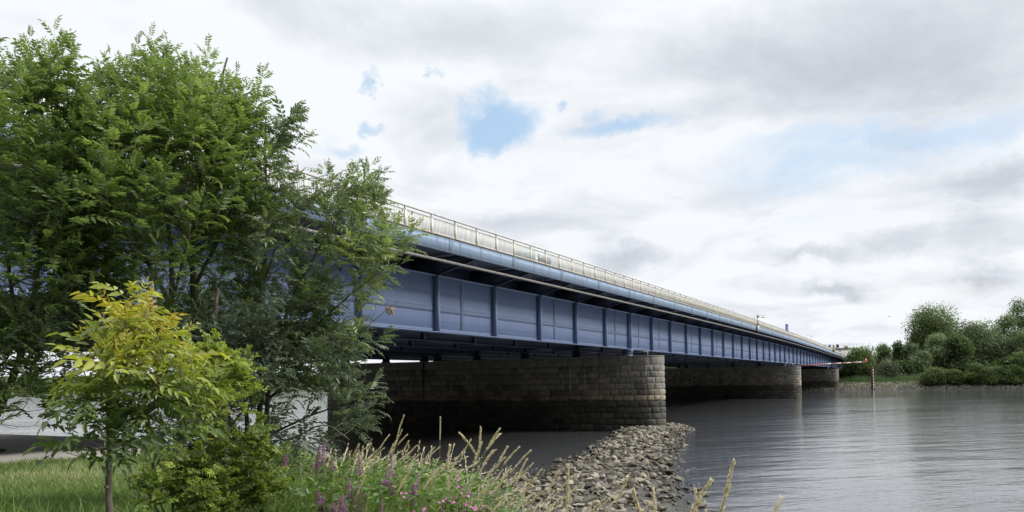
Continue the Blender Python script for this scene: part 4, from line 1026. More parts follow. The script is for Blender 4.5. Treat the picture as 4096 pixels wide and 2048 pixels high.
V, Q, T = blades(O, rng.uniform(.18, .42, n)*(cl+.25)*(O[:,1]/7), rng.normal(.1, .5, (n, 2)), np.full(n, .011), np.clip(rng.normal(.38, .15, n), 0, 1), 4)
o = link('long_grass', npmesh('long_grass', V, Q, T, [M['meadow']])); tag(o, 'long blue-green blades standing in front of the lawn', 'grass', kind='stuff')
# meadow on the bank right of the trees
def bank_xy(n):
    Y = rng.uniform(7.4, 17.5, n); u = rng.uniform(-.34, .10, n); return np.stack([u*Y, Y], 1)
O, t, d = on_ground(85000, bank_xy); u_ = O[:,0]/O[:,1]
dens = np.clip(1.1-1.1*np.clip((u_+.17)/.20, 0, 1), .0, 1); k = (rng.random(len(O)) < dens) & (O[:,2] > 1.3); O = O[k]; u_ = u_[k]; n = len(O)
cl = vnoise(O[:,0], O[:,1], .5, 10); big = vnoise(O[:,0], O[:,1], 1.7, 12)
hh = rng.uniform(.22, .66, n)*(.6+.7*cl)*(1-.55*np.clip((u_+.17)/.16, 0, 1))
V, Q, T = blades(O, hh, np.stack([rng.normal(.22, .30, n), rng.normal(0, .30, n)], 1), rng.uniform(.006, .013, n), np.clip(.16+.60*big+rng.normal(0, .24, n)+.18*cl, 0, 1), 4)
o = link('meadow_grass', npmesh('meadow_grass', V, Q, T, [M['meadow']])); tag(o, 'tangled tall meadow grass on the bank right of the trees', 'grass', kind='stuff')
# herb leaves among the grass
O, t, d = on_ground(16000, bank_xy); u_ = O[:,0]/O[:,1]; k = (rng.random(len(O)) < np.clip(1-np.clip((u_+.13)/.16, 0, 1), 0, 1)) & (O[:,2] > 1.6); O = O[k]; n = len(O)
O[:,2] += rng.uniform(.05, .62, n); X = rng.normal(0, 1, (n,3)); X[:,2] = rng.uniform(-.1, .9, n); U = rng.normal(0, .3, (n,3)); U[:,2] = 1
V, Q, T = place([broad(1), broad(2)], O, X, U, rng.uniform(.05, .11, n), np.clip(rng.normal(.42, .2, n), 0, 1))
o = link('herb_layer', npmesh('herb_layer', V, Q, T, [tinted('herb_leaves', [(0, (.03,.065,.015)), (.5, (.085,.16,.03)), (1, (.20,.29,.05))], .45, .35)])); tag(o, 'leafy green weeds growing through the meadow grass', 'weeds', kind='stuff')
# fine arching panicles (uncountable) over the meadow's far edge
def pan_xy(n):
    Y = rng.uniform(9.0, 15, n); u = rng.uniform(-.27, .06, n); return np.stack([u*Y, Y], 1)
O, t, d = on_ground(520, pan_xy); k = (O[:,2] > 1.5) & (rng.random(len(O)) < np.clip(1.1-1.0*np.clip((O[:,0]/O[:,1]+.16)/.18, 0, 1), .06, 1)); O = O[k]; n = len(O)
V1, Q1, T1v = blades(O, rng.uniform(.5, .98, n), np.stack([rng.normal(.42, .28, n), rng.normal(0, .2, n)], 1), np.full(n, .010), np.clip(rng.normal(.75, .12, n), 0, 1), 6, curl=1.2)
tip = V1.reshape(n, -1, 3)[:, -1]; low = V1.reshape(n, -1, 3)[:, -5]
pq = 22; f_ = rng.random((n, pq))[..., None]; pp_ = low[:,None]*(1-f_)+tip[:,None]*f_; pp_ = pp_.reshape(-1, 3)
X = np.repeat(tip-low, pq, 0)+rng.normal(0, .09, (n*pq, 3)); U = rng.normal(0, 1, (n*pq, 3))
V2, Q2, T2v = place([leaf_quads(1, .32, bend=.05)], pp_, X, U, rng.uniform(.020, .045, n*pq), np.clip(rng.normal(.7, .2, n*pq), 0, 1))
o = link('seeding_grass', npmesh('seeding_grass', np.concatenate([V1, V2]), np.concatenate([Q1, Q2+len(V1)]), np.concatenate([T1v, T2v]), [M['straw']])); tag(o, 'fine arching straw panicles leaning right over the bank', 'grass', kind='stuff')
# ------------------------------------------------------------------ tall seed-headed stalks, one by one
def seed_head(pts, r, R, n):
    O, X, U, Sz, T = [], [], [], [], []
    for i in range(n):
        f = R.random(); k = f*(len(pts)-1); a = int(min(k, len(pts)-2)); p = pts[a].lerp(pts[a+1], k-a); ax = (pts[a+1]-pts[a]).normalized()
        rr = r*(1-.75*abs(2*f-.8)/1.3); v = Vector((R.gauss(0,1), R.gauss(0,1), R.gauss(0,1))); v = (v-ax*v.dot(ax)).normalized()
        O.append(p+v*rr*R.uniform(0, .7)); X.append(ax*1.0+v*R.uniform(.15, .6)); U.append(v); Sz.append(R.uniform(.014, .030)*(.6+r/.014*.5)); T.append(R.gauss(.55, .22))
    return O, X, U, Sz, T
def stalk(tipx, tipy, Y, lean=.3, hl=.26, r=.011, label=None, side=0.0, group='tall grass stalks with straw seed heads'):
    tip = px(tipx, tipy, Y); R_ = random.Random(int(tipx*7+tipy)); root = None
    x0 = tip.x-lean; y0 = Y+R_.uniform(-.15, .15); root = gpoint(x0, y0)
    if root.z > tip.z-.3: root.z = tip.z-.5
    hgt = tip.z-root.z; c1 = root+Vector((lean*.15, 0, hgt*.62)); nod = Vector((0, 0, abs(lean)*.10+side))
    def bez(s): return root*(1-s)**2+(c1+nod)*2*s*(1-s)+tip*s*s
    pts = [bez(i/14) for i in range(15)]; L = sum((pts[i+1]-pts[i]).length for i in range(14)); k = max(1, int(14*(1-hl/max(L, .4))))
    r *= .85; t = thing('grass_stalk', root, label or 'slim straw-coloured grass stalk with a narrow seed head leaning over the bank', 'grass stalk', group)
    mb = MB(); mb.tube(pts, [.0030]*8+[.0022]*7, 4, cap=False); mb.build('stem', M['stalk'], t, root)
    hp = []; 
    f0 = 1-hl/max(L, .4)
    hp = [bez(f0+(1-f0)*i/8) for i in range(9)]
    s_ = seed_head(hp, r, R_, int(150*hl/.26)); V_, Q_, T_ = place([leaf_quads(1, .42, bend=.05)], np.array([tuple(v) for v in s_[0]]), np.array([tuple(v) for v in s_[1]]), np.array([tuple(v) for v in s_[2]]), np.array(s_[3]), np.clip(s_[4], 0, 1))
    o = link('seed_head', npmesh('seed_head', V_-np.array(root), Q_, T_, [M['straw']]), t, (0,0,0)); ORG[o.name] = root
    return t
c4 = lambda X_, Y_: (1100+X_*.5435, 1500+Y_*.5435)
special = [
 (*c4(948,300), 10.5, .22, .42, .012, 'tall straw grass stalk whose head stands against the pier left of the movement joint'),
 (*c4(1217,315), 10.5, .03, .38, .011, 'upright straw grass stalk standing alone against the dark water'),
 (*c4(1358,428), 7.5, -.42, .34, .014, 'thick straw seed head arching to the left above the pink flowers'),
 (*c4(1515,390), 7.5, .05, .30, .011, 'upright straw seed head between two arching ones'),
 (*c4(1652,398), 7.5, .36, .24, .011, 'straw seed head leaning right, beside the left-arching one'),
 (*c4(1288,520), 6.5, .10, .30, .016, 'plump straw seed head in the middle of the bank'),
 (*c4(1795,532), 7.5, .42, .26, .010, 'straw seed head nodding right above the first stones'),
 (*c4(2158,672), 5.0, .02, .40, .013, 'tall upright straw spike rising in front of the rubble bar'),
 (*c4(1335,620), 6.8, .18, .34, .010, 'narrow straw head leaning slightly right, just above the pink blossoms'),
 (2500+703*.6196, 1500+555*.6196, 4.2, .12, .30, .012, 'straw spike standing tallest against the open water'),
 (2500+552*.6196, 1500+685*.6196, 3.6, .30, .30, .013, 'thick straw head bending right against the rippled water'),
 (2500+1005*.6196, 1500+800*.6196, 3.4, .26, .16, .009, 'rightmost straw head, curving right low over the water'),
 (2500+52*.6196, 1500+742*.6196, 4.0, -.16, .26, .012, 'straw head bending left in front of the wet mud'),
 (2500+186*.6196, 1500+738*.6196, 4.2, .0, .22, .008, 'thin upright straw spike in front of the wet mud'),
 (2500+455*.6196, 1500+742*.6196, 3.8, .03, .18, .008, 'thin straw spike close left of the thick bending head'),
]
for a in special: stalk(a[0], a[1], a[2], a[3], a[4], a[5], a[6])
many = [(1652,398+40),(935,405),(840,443),(972,440),(890,488),(982,490),(1040,520),(1070,580),(982,600),(1172,535),(1212,530),(1110,610),(1233,660),(1280,645),(1605,555),(1625,550),(1708,530),(1880,557),(1850,625),(1895,655),
 (1960,697),(1915,765),(1780,727),(1730,700),(1640,760),(1520,500),(1440,480),(2090,705),(2205,740),(2270,800),(1905,870),(1720,875),(1635,785),(2435,905),(2350,930),(665,745),(706,505),(620,512),(760,545),(745,640),(1000,690),(930,560),(800,540),
 (1480,790),(1550,650),(1690,470+140),(2560,870),(2480,740+160),(2110,900),(2000,840),(1830,860),(700,600),(560,560),(1380,700),(1660,905),(2100,960),(1960,930)]
R = random.Random(8)
for (a, b_) in many:
    x, y = c4(a, b_); far = b_ < 620
    stalk(x, y, R.uniform(8.5, 11) if (far and a < 1300) else R.uniform(5.6, 8.2), R.uniform(.18, .50), R.uniform(.18, .32), R.uniform(.007, .011))
for (a, b_) in [(15,660),(150,822),(680,718),(635,867),(440,860),(520,880)]:
    stalk(2500+a*.6196, 1500+b_*.6196, R.uniform(3.6, 4.6), R.uniform(.05, .2), R.uniform(.14, .24), R.uniform(.007, .010))
# ------------------------------------------------------------------ flowers
M['purple'] = tinted('purple_petals', [(0, (.24,.04,.24)), (.5, (.46,.09,.45)), (1, (.62,.22,.62))], .6, .3)
M['pink'] = tinted('pink_petals', [(0, (.50,.10,.34)), (.5, (.68,.22,.50)), (1, (.82,.42,.66))], .6, .35)
M['herb'] = tinted('flower_stem_leaves', [(0, (.04,.08,.02)), (1, (.14,.22,.05))], .5, .3)
def flower_spike(x, y, Y, hl, label, R):
    tip = px(x, y, Y); root = gpoint(tip.x-R.uniform(0, .15), Y+R.uniform(-.1,.1))
    if root.z > tip.z-.25: root.z = tip.z-.45
    t = thing('loosestrife', root, label, 'wildflower', 'purple loosestrife spikes')
    mb = MB(); mid = root.lerp(tip, .5)+Vector((.02, 0, .02)); mb.tube([root, mid, tip], .0035, 4, cap=False); mb.build('stem', M['stalk'], t, root)
    n = int(130*hl/.22); O, X, U, Sz, T = [], [], [], [], []
    ax = (tip-mid).normalized()
    for i in range(n):
        f = R.random(); v = Vector((R.gauss(0,1), R.gauss(0,1), R.gauss(0,.3))).normalized(); O.append(tip-ax*hl*f+v*.013*(.3+f)); X.append(v+ax*.5); U.append(ax); Sz.append(R.uniform(.012,.024)*(.5+.6*f)); T.append(R.gauss(.5,.25))
    c = lambda L_: np.array([tuple(v) for v in L_])
    V_, Q_, T_ = place([leaf_quads(1, .7, bend=.1)], c(O), c(X), c(U), np.array(Sz), np.clip(T, 0, 1)); o = link('flower_spike', npmesh('flower_spike', V_-np.array(root), Q_, T_, [M['purple']]), t, (0,0,0))
    O, X, U, Sz, T = [], [], [], [], []
    for i in range(26):
        f = .15+.55*R.random(); v = Vector((R.gauss(0,1), R.gauss(0,1), .5)).normalized(); O.append(root.lerp(tip, f)); X.append(v); U.append(Vector((0,0,1))+v*.2); Sz.append(R.uniform(.05,.09)); T.append(R.random())
    V_, Q_, T_ = place([leaf_quads(1, .26, bend=.2)], c(O), c(X), c(U), np.array(Sz), np.array(T)); o = link('leaves', npmesh('leaves', V_-np.array(root), Q_, T_, [M['herb']]), t, (0,0,0))
R = random.Random(13)
SP = [(540,750,9.,.34,'tall purple loosestrife spike in the densest purple group below the ash'),(505,870,8.5,.30,'deep purple loosestrife spike low in the densest group'),(862,560,9.5,.30,'highest purple loosestrife spike, against the dark water'),
 (1058,715,9.,.24,'purple loosestrife spike leaning in the middle of the straw grasses'),(320,820,9,.26,'left purple loosestrife spike beside a shaded branch'),(352,870,9,.24,'purple loosestrife spike just right of the leftmost one'),(795,915,8.5,.2,'short purple loosestrife spike standing alone in green grass')]
for (a, b_, Y, hl, lab) in SP: flower_spike(*c4(a, b_), Y*.86, hl, lab, R)
for (a, b_, Y, hl) in [(560,800,9.,.3),(480,890,8.6,.3),(575,830,9,.3),(600,900,8.8,.24),(640,780,9.2,.26),(690,820,9.2,.3),(655,880,8.8,.3),(530,980,8.4,.2),(440,950,8.6,.25),(415,930,8.6,.2),(820,690,9.4,.2),(840,700,9.4,.2),(880,740,9.3,.22),(1025,790,9,.24),(1012,800,9,.2),(620,600,10,.2),
     (330,490,11,.34),(350,520,11,.34),(372,470,11,.3),(312,560,11,.3),(75,520,11,.3),(95,540,11,.26),(420,600,10.5,.2),(290,640,10.5,.25),(320,650,10.5,.25),(370,720,10,.2),(520,940,8.6,.2)]:
    flower_spike(*c4(a, b_), Y*.86, hl, 'purple loosestrife spike among the meadow grass', R)
def willowherb(x, y, Y, n, w, label, R):
    top = px(x, y, Y); root = gpoint(top.x, Y)
    if root.z > top.z-.2: root.z = top.z-.4
    t = thing('willowherb', root, label, 'wildflower', 'pink willowherb plants'); c = lambda L_: np.array([tuple(v) for v in L_])
    mb = MB(); heads = []
    for i in range(n):
        h = top+Vector((R.gauss(0, w), R.gauss(0, w*.6), -abs(R.gauss(0, w*.9)))); heads.append(h); mb.tube([root+Vector((R.gauss(0,.02), 0, .1)), root.lerp(h, .55)+Vector((R.gauss(0,.03),0,0)), h], .0025, 3, cap=False)
    mb.build('stems', M['stalk'], t, root)
    O, X, U, Sz, T = [], [], [], [], []
    for h in heads:
        ax = Vector((R.gauss(0,.5), -R.uniform(.1,.9), R.uniform(.2,1))).normalized(); s1 = ax.cross(Vector((.3,.2,1))).normalized(); s2 = ax.cross(s1)
        for k in range(4 if R.random() < .7 else 0): a = k*1.57; O.append(h); X.append((s1*math.cos(a)+s2*math.sin(a))+ax*.45); U.append(ax); Sz.append(R.uniform(.011,.017)*1.15); T.append(R.gauss(.5,.2))
    V_, Q_, T_ = place([leaf_quads(1, .95, bend=.0)], c(O), c(X), c(U), np.array(Sz), np.clip(T,0,1)); link('blossoms', npmesh('blossoms', V_-np.array(root), Q_, T_, [M['pink']]), t, (0,0,0))
    O, X, U, Sz, T = [], [], [], [], []
    for i in range(30*n//3):
        h = R.choice(heads); f = R.uniform(.2, .97); v = Vector((R.gauss(0,1), R.gauss(0,1), .6)).normalized(); O.append(root.lerp(h, f)); X.append(v); U.append(Vector((0,0,1))); Sz.append(R.uniform(.05,.09)); T.append(R.random())
    V_, Q_, T_ = place([leaf_quads(1, .24, bend=.25)], c(O), c(X), c(U), np.array(Sz), np.array(T)); link('leaves', npmesh('leaves', V_-np.array(root), Q_, T_, [M['herb']]), t, (0,0,0))
for (a, b_, n, lab) in [(1385,780,4,'pink willowherb carrying the topmost blossom, under the plump seed head'),(1320,860,11,'pink willowherb with the densest blossoms left of centre'),(1510,930,14,'pink willowherb with a broad cluster of blossoms at the bottom edge'),
     (1610,960,9,'pink willowherb at the right end of the flowers, beside the stones'),(1190,880,6,'pink willowherb on the left side of the flowering patch'),(1370,935,7,'pink willowherb low in the middle of the patch'),(950,850,4,'pink willowherb farthest left, beside purple spikes'),
     (1570,850,3,'pink willowherb with few blossoms above the right cluster'),(1450,990,8,'pink willowherb cut by the bottom edge, middle of patch'),(1060,970,5,'pink willowherb low at the bottom, left of the patch'),(1320,975,7,'pink willowherb low at the bottom edge left of centre'),(1690,880,2,'pink willowherb with two blossoms among right-hand straw heads')]:
    willowherb(*c4(a, b_), 6.6, n, .075, lab, R)
# ------------------------------------------------------------------ far trees, each with its own lobed crown
def fmat(name, a, b_, c, warm=None): return tinted(name, [(0, a), (.5, b_), (1, c)] if not warm else [(0, a), (.5, b_), (.9, c), (1, warm)], .6, .3, .25)
FM = dict(
 willow=fmat('silvery_willow_leaves', (.075,.102,.050), (.15,.195,.088), (.25,.30,.15)),
 dark=fmat('dark_green_leaves', (.040,.064,.026), (.085,.125,.042), (.15,.20,.07)),
 poplar=fmat('airy_poplar_leaves', (.062,.092,.034), (.13,.18,.058), (.22,.27,.10)),
 olive=fmat('olive_shrub_leaves', (.048,.066,.024), (.10,.135,.038), (.175,.215,.065), (.19,.17,.08)),
 lime=fmat('fresh_green_leaves', (.050,.078,.026), (.115,.165,.050), (.20,.265,.085)),
 grey=fmat('grey_green_leaves', (.06,.068,.038), (.12,.135,.078), (.19,.20,.12)))
def far_tree(cx, top, bot, hw, Y, kind, seed, label, lobes=16, n=7000, q=.42, name='tree', airy=0.0, cat='tree', group='trees on the opposite bank', stem=True, upward=.0):
    R = random.Random(seed); g_ = np.random.default_rng(seed)
    base = px(cx, bot, Y); tB, dB = TD(base.x, base.y); gz = float(H(tB, dB)); base.z = gz
    kk = Y/F; H_ = (px(cx, top, Y).z-gz); Wd = hw*kk; zb = max(gz+(.3 if stem else -.2), px(cx, bot, Y).z)
    L = []
    for i in range(lobes):
        f = (i+.5)/lobes; a = R.uniform(0, 6.28); rr = math.sqrt(R.random())*Wd*.66
        z = zb + (H_-(zb-gz))*(.12+.76*R.random())
        env = math.sin(math.pi*min(1, max(.0, ((z-zb)/(H_+gz-zb+.001))))**.75)*.55+.5
        r = Wd*R.uniform(.32, .50)
        L.append((base.x+math.cos(a)*rr*env, base.y+math.sin(a)*rr*env*.8, min(z, gz+H_-r*.75), r))
    L.append((base.x+R.uniform(-.2,.2)*Wd, base.y, gz+H_-Wd*.42, Wd*.46)); L.append((base.x+R.uniform(-.3,.3)*Wd, base.y, gz+H_-Wd*.85, Wd*.6)); L.append((base.x, base.y, zb+(H_-(zb-gz))*.35, Wd*.62))
    L = np.array(L); w_ = L[:,3]**2; n = int(n*1.35); pick = g_.choice(len(L), n, p=w_/w_.sum())
    v = nrm(g_.normal(0, 1, (n, 3))); rad = (1-.6*g_.random(n)**1.6)[:, None]
    # lumpy lobes: push the surface in and out
    lump = .8+.45*vnoise(v[:,0]*3+pick*3.7, v[:,1]*3+v[:,2]*2.1, .7, seed % 9)
    O = L[pick, :3] + v*rad*(L[pick, 3]*lump)[:, None]*np.array([1, 1, .82 if not airy else 1.15])
    if airy: O += g_.normal(0, airy, (n, 3))
    if upward: O[:, 2] += np.abs(g_.normal(0, upward, n)); O[:, 0] += np.abs(g_.normal(0, upward*.5, n))
    keep = O[:, 2] > gz+.1; O = O[keep]; v = v[keep]; pick = pick[keep]; m = len(O)
    X = nrm(g_.normal(0, 1, (m, 3))+np.array([.35, 0, .5 if upward else -.1])); U = v+g_.normal(0, .45, (m, 3))+np.array([0,0,.5])
    lobe_t = g_.normal(.45, .17, len(L))[pick]
    T = np.clip(lobe_t+g_.normal(0, .16, m), 0, 1)
    t = thing(name, base, label, cat, group)
    mb = MB(); tr = Wd*.055+.12
    if stem:
        fork = base+Vector((0,0,max(.6, H_*.22))); mb.tube([base+Vector((0,0,-.3)), base.lerp(fork, .5)+Vector((R.uniform(-.2,.2),0,0)), fork], [tr*1.3, tr, tr*.85], 7)
        for l in L[:10]: 
            e_ = Vector(l[:3]); mb.tube([fork-Vector((0,0,.1)), fork.lerp(e_, .5)+Vector((0,0,-.06*H_)), e_], [tr*.5, tr*.3, .05], 5)
    else:
        for k in range(6): e_ = Vector(L[k % len(L)][:3]); mb.tube([base+Vector((R.uniform(-.3,.3),0,-.2)), base.lerp(e_, .5), e_], [.09,.06,.03], 5)
    mb.build('trunk', M['bark2'], t, base, smooth=True)
    tpl = [leaf_quads(1, .8, bend=.2), leaf_quads(1, .55, bend=.3)]
    V_, Q_, T_ = place(tpl, O, X, U, g_.uniform(.6, 1.4, m)*q*1.3, T)
    link('crown', npmesh('crown', V_-np.array(base), Q_, T_, [FM[kind]]), t, (0,0,0))
    return t
# (cx, top, bottom, half width, depth, kind) read off the photo in its 4096 pixel width
far_tree(3448,1392,1512,72,312,'lime',201,'round light green willow bush at the bridge end, in front of the gantry',16,9000,.42,airy=.2)
far_tree(3395,1450,1525,40,316,'dark',202,'dark low bush tucked against the end of the bridge girder',9,3500,.4)
far_tree(3532,1378,1500,44,335,'willow',203,'narrow feathery willow just right of the round bush',12,5500,.42,upward=.7)
far_tree(3590,1376,1500,40,338,'dark',204,'feathery willow between the narrow one and the big airy poplar',12,5200,.42,upward=.8)
far_tree(3648,1380,1500,42,338,'willow',205,'willow half hidden at the foot of the big airy poplar',12,5200,.42,upward=.5)
far_tree(3548,1440,1524,52,305,'grey',206,'greyish half-bare crooked willow standing right of the rusty pile',10,3300,.34,airy=.4,name='willow_shrub')
far_tree(3742,1238,1440,122,345,'poplar',207,'big airy poplar, tallest of the left group, sky showing through its crown',26,15000,.46,airy=.55,upward=.9)
far_tree(3660,1330,1440,40,345,'poplar',2071,'airy side poplar leaning off the left of the biggest one',9,3000,.42,airy=.5,upward=.5)
far_tree(3752,1328,1520,70,318,'willow',208,'silver green willow with rounded lobes below the big poplar',18,9500,.42)
far_tree(3690,1400,1528,55,312,'willow',209,'pale lower willow left of the silver green one',13,6000,.42)
far_tree(3905,1282,1520,118,325,'willow',210,'broadest willow in the wood with a high domed crown',28,17000,.46)
far_tree(3830,1330,1520,70,316,'dark',211,'darker willow between the two big silver ones',14,7000,.42)
far_tree(4000,1330,1520,70,322,'willow',2111,'silver willow on the right flank of the broadest crown',15,7500,.42)
far_tree(4030,1252,1480,75,345,'dark',212,'tall dark tree rising behind the broadest willow on its right',14,7000,.44)
far_tree(4082,1205,1470,62,352,'poplar',213,'tallest tree at the right edge, its thin crown cut by the frame',14,6500,.44,airy=.5,upward=.9)
far_tree(4110,1300,1520,95,320,'willow',214,'rounded willow cut off by the right edge of the view',18,9000,.44)
far_tree(4085,1405,1547,50,269,'lime',215,'fresh green bush at the right edge above the stones',12,5500,.36,name='bush',cat='bush',group='bushes along the opposite bank',stem=False)
far_tree(3745,1468,1547,60,281,'olive',216,'olive green bush overhanging the stones, leftmost of the low bushes',12,6000,.34,name='bush',cat='bush',group='bushes along the opposite bank',stem=False)
far_tree(3700,1490,1547,38,283,'willow',2161,'small grey green bush at the left end of the low bushes',8,2600,.32,name='bush',cat='bush',group='bushes along the opposite bank',stem=False)
far_tree(3830,1478,1547,50,278,'olive',217,'low yellowing bush, second from the left in the overhanging row',10,4600,.34,name='bush',cat='bush',group='bushes along the opposite bank',stem=False)
far_tree(3900,1455,1547,52,275,'olive',218,'middle bush of the overhanging row, with brownish leaves',11,5200,.34,name='bush',cat='bush',group='bushes along the opposite bank',stem=False)
far_tree(3968,1462,1547,52,273,'lime',219,'yellow green bush right of the middle of the overhanging row',11,5200,.34,name='bush',cat='bush',group='bushes along the opposite bank',stem=False)
far_tree(4030,1475,1547,46,271,'dark',220,'dark low bush left of the fresh green one at the edge',9,4200,.34,name='bush',cat='bush',group='bushes along the opposite bank',stem=False)
far_tree(4150,1450,1547,60,267,'olive',2201,'olive bush mostly beyond the right edge of the view',9,4000,.34,name='bush',cat='bush',group='bushes along the opposite bank',stem=False)
# distant wood closing the opposite bank (one mass)
g_ = np.random.default_rng(5); n = 60000
d_ = np.concatenate([-130+g_.random(n//3)*220, 66+g_.random(n-n//3)**1.2*900]); cr = vnoise(d_, d_*0, 13, 3); t_ = 352+g_.random(n)*26+np.where(d_ < 80, 16, -16)
hgt = (4+6.5*cr+3*vnoise(d_, d_*0, 41, 4)); z_ = 2.6+hgt*g_.random(n)**.7
z_ = np.where((d_ > 22) & (d_ < 66), np.minimum(z_, 7.5), z_)
O = np.stack([t_*ST-d_*CT, t_*CT+d_*ST, z_], 1); X = nrm(g_.normal(0,1,(n,3))); U = g_.normal(0,.5,(n,3))+np.array([0,-.4,.7])
V_, Q_, T_ = place([leaf_quads(1, .8, bend=.2)], O, X, U, g_.uniform(.7, 1.7, n)*(1+np.clip(d_,0,1000)/600), np.clip(.25+.45*vnoise(d_, z_, 5, 6)+g_.normal(0,.12,n), 0, 1))
o = link('distant_wood', npmesh('distant_wood', V_, Q_, T_, [FM['dark']])); tag(o, 'far-off wood closing the opposite bank behind the bridge', 'wood', kind='stuff')
# reeds and rough grass on the opposite bank
def far_grass(n, t0, t1, d0, d1, h0, h1, name, label, mat, w=.10, seed=1):
    g_ = np.random.default_rng(seed); t = g_.uniform(t0, t1, n); d = g_.uniform(d0, d1, n); z = H(t, d); k = z > 2.15; t, d, z = t[k], d[k], z[k]; n = len(t)
    O = np.stack([t*ST-d*CT, t*CT+d*ST, z-.05], 1); cl = vnoise(t, d, 4, 7)
    V_, Q_, T_ = blades(O, g_.uniform(h0, h1, n)*(.5+.8*cl), g_.normal(.15, .3, (n, 2)), np.full(n, w), np.clip(.15+.5*cl+g_.normal(0,.15,n), 0, 1), 2)
    o = link(name, npmesh(name, V_, Q_, T_, [mat])); tag(o, label, 'grass', kind='stuff')
M['bankgrass'] = tinted('bank_grass', [(0, (.035,.055,.020)), (.5, (.080,.108,.038)), (.8, (.13,.15,.06)), (1, (.19,.17,.09))], .6, .3, .2)
M['reed'] = tinted('reeds', [(0, (.035,.065,.028)), (.5, (.075,.125,.045)), (1, (.15,.19,.09))], .6, .3, .2)
far_grass(16000, 322.5, 331, -130, 60, .5, 1.2, 'bank_grass', 'low rough grass above the stone revetment', M['bankgrass'], .12, 2)
far_grass(15000, 330, 350, -40, 40, 1.6, 3.2, 'reeds', 'tall green reeds behind the stone revetment', M['reed'], .13, 3)
# ------------------------------------------------------------------ things on and around the bridge
def text_mesh(s, size, mat, loc, rz, parent, org, name='lettering', ext=.006):
    cu = bpy.data.curves.new('t', 'FONT'); cu.body = s; cu.size = size; cu.align_x = 'CENTER'; cu.align_y = 'CENTER'; cu.extrude = ext
    tmp = bpy.data.objects.new('t', cu); COL.objects.link(tmp); dg = bpy.context.evaluated_depsgraph_get(); me = bpy.data.meshes.new_from_object(tmp.evaluated_get(dg)); bpy.data.objects.remove(tmp)
    me.materials.clear(); me.materials.append(mat); me.transform(Matrix.Rotation(math.pi/2, 4, 'X'))
    o = link(name, me, parent, Vector(loc)); o.rotation_euler = (0, 0, rz); return o
RZ = math.pi/2-TH                       # x along the bridge
FACE = -math.radians(25)                # boards that face back toward the near bank
def board(mb, w, h, z0, y=0, th=.04): mb.box(-w/2, w/2, y-th/2, y+th/2, z0, z0+h)
def exit_sign(t, bars, label):
    b0 = P(t, DR+.9, zd(t)+.03); s = thing('motorway_sign', b0, label, 'road sign', 'blue exit countdown signs', rz=FACE); s_o = Vector((0,0,0)); ORG[s.name] = s_o
    m = MB(); m.tube([(-.12,.05,0),(-.12,.05,3.15)], .04, 8); m.build('post', M['galv'], s, s_o)
    W_ = .66 if bars == 3 else .62; z0 = 1.0
    m = MB(); board(m, W_, 1.28, z0); m.mi = 1
    for k in range(bars):
        z = z0+.12+k*.26; m.add([(-W_/2+.03,-.024,z),(W_/2-.03,-.024,z+.26),(W_/2-.03,-.024,z+.38),(-W_/2+.03,-.024,z+.12)], [(0,1,2,3)])
    m.build('panel', [M['signblue'], M['white']], s, s_o)
    if bars == 3:
        text_mesh('300', .24, M['white'], (0,-.028,z0+1.10-.02), 0, s, s_o); text_mesh('m', .16, M['white'], (0,-.028,z0+.96-.02), 0, s, s_o)
        m = MB(); board(m, .64, .60, z0+1.34); m.build('number_panel', M['signblue'], s, s_o); text_mesh('37', .40, M['white'], (0,-.028,z0+1.64), 0, s, s_o)
        r = MB(); r.tube([(.27*math.cos(a/16*6.283), -.028, z0+1.64+.25*math.sin(a/16*6.283)) for a in range(17)], .014, 4); r.build('border', M['white'], s, s_o)
    else:
        text_mesh('200', .22, M['white'], (0,-.028,z0+1.12), 0, s, s_o); text_mesh('m', .14, M['white'], (0,-.028,z0+.99), 0, s, s_o)
exit_sign(187, 3, 'blue exit sign 37 with 300 m and diagonal bars above the railing')
exit_sign(298, 2, 'smaller farther blue countdown sign with diagonal bars beside the gantry boards')
def lamp(t, label, arm=1.75):
    b0 = P(t, DR-.07, zd(t)-.3); s = thing('railing_lamp', b0, label, 'lamp', 'gooseneck lamps fixed to the railing'); ORG[s.name] = Vector((0,0,0)); o_ = (0,0,0)
    m = MB(); h = 1.15+.3+.42
    pts = [(0,0,0),(0,0,h-.25),(.06,0,h-.06),(.22,0,h+.02),(arm-.3,0,h+.14),(arm-.1,0,h+.12),(arm,0,h-.02),(arm,0,h-.15)]
    m.tube(pts, .035, 6); m.build('bracket', M['railgrey'], s, o_)
    m = MB(); m.prism([(arm-.52,h-.13),(arm+.22,h-.24),(arm+.22,h-.30),(arm-.1,h-.34),(arm-.52,h-.22)], 1, -.13, .13); m.build('lamp_head', M['galv'], s, o_)
    return s
lamp(138.3, 'gooseneck lamp on the railing above the red and white board')
lamp(216.5, 'gooseneck lamp on the railing midway to the far bank')
lamp(300.5, 'farthest gooseneck lamp, beside the dark square board', 1.2)
bd = thing('channel_board', P(140.6, DR-.30, zf(140)-.1), 'red and white banded river board hung outside the railing above a white strip', 'river sign', rz=-.12); ORG[bd.name] = Vector((0,0,0))
m = MB(); m.box(-.19,.19,-.03,.03,1.02,1.62); m.mi = 1; m.box(-.19,.19,-.031,.031,1.621,2.25); m.mi = 2; m.box(-.19,.19,-.03,.03,2.251,2.85); m.build('board', [simple('faded_red', (.40,.27,.26), .6), M['white'], simple('paler_red', (.45,.30,.29), .6)], bd, (0,0,0))
m = MB(); m.box(-.10,.14,-.03,.03,-.10,.92); m.mi = 1; m.box(-.24,-.105,-.06,.2,-.15,1.0); m.build('scale_strip', [M['white'], M['black']], bd, (0,0,0))
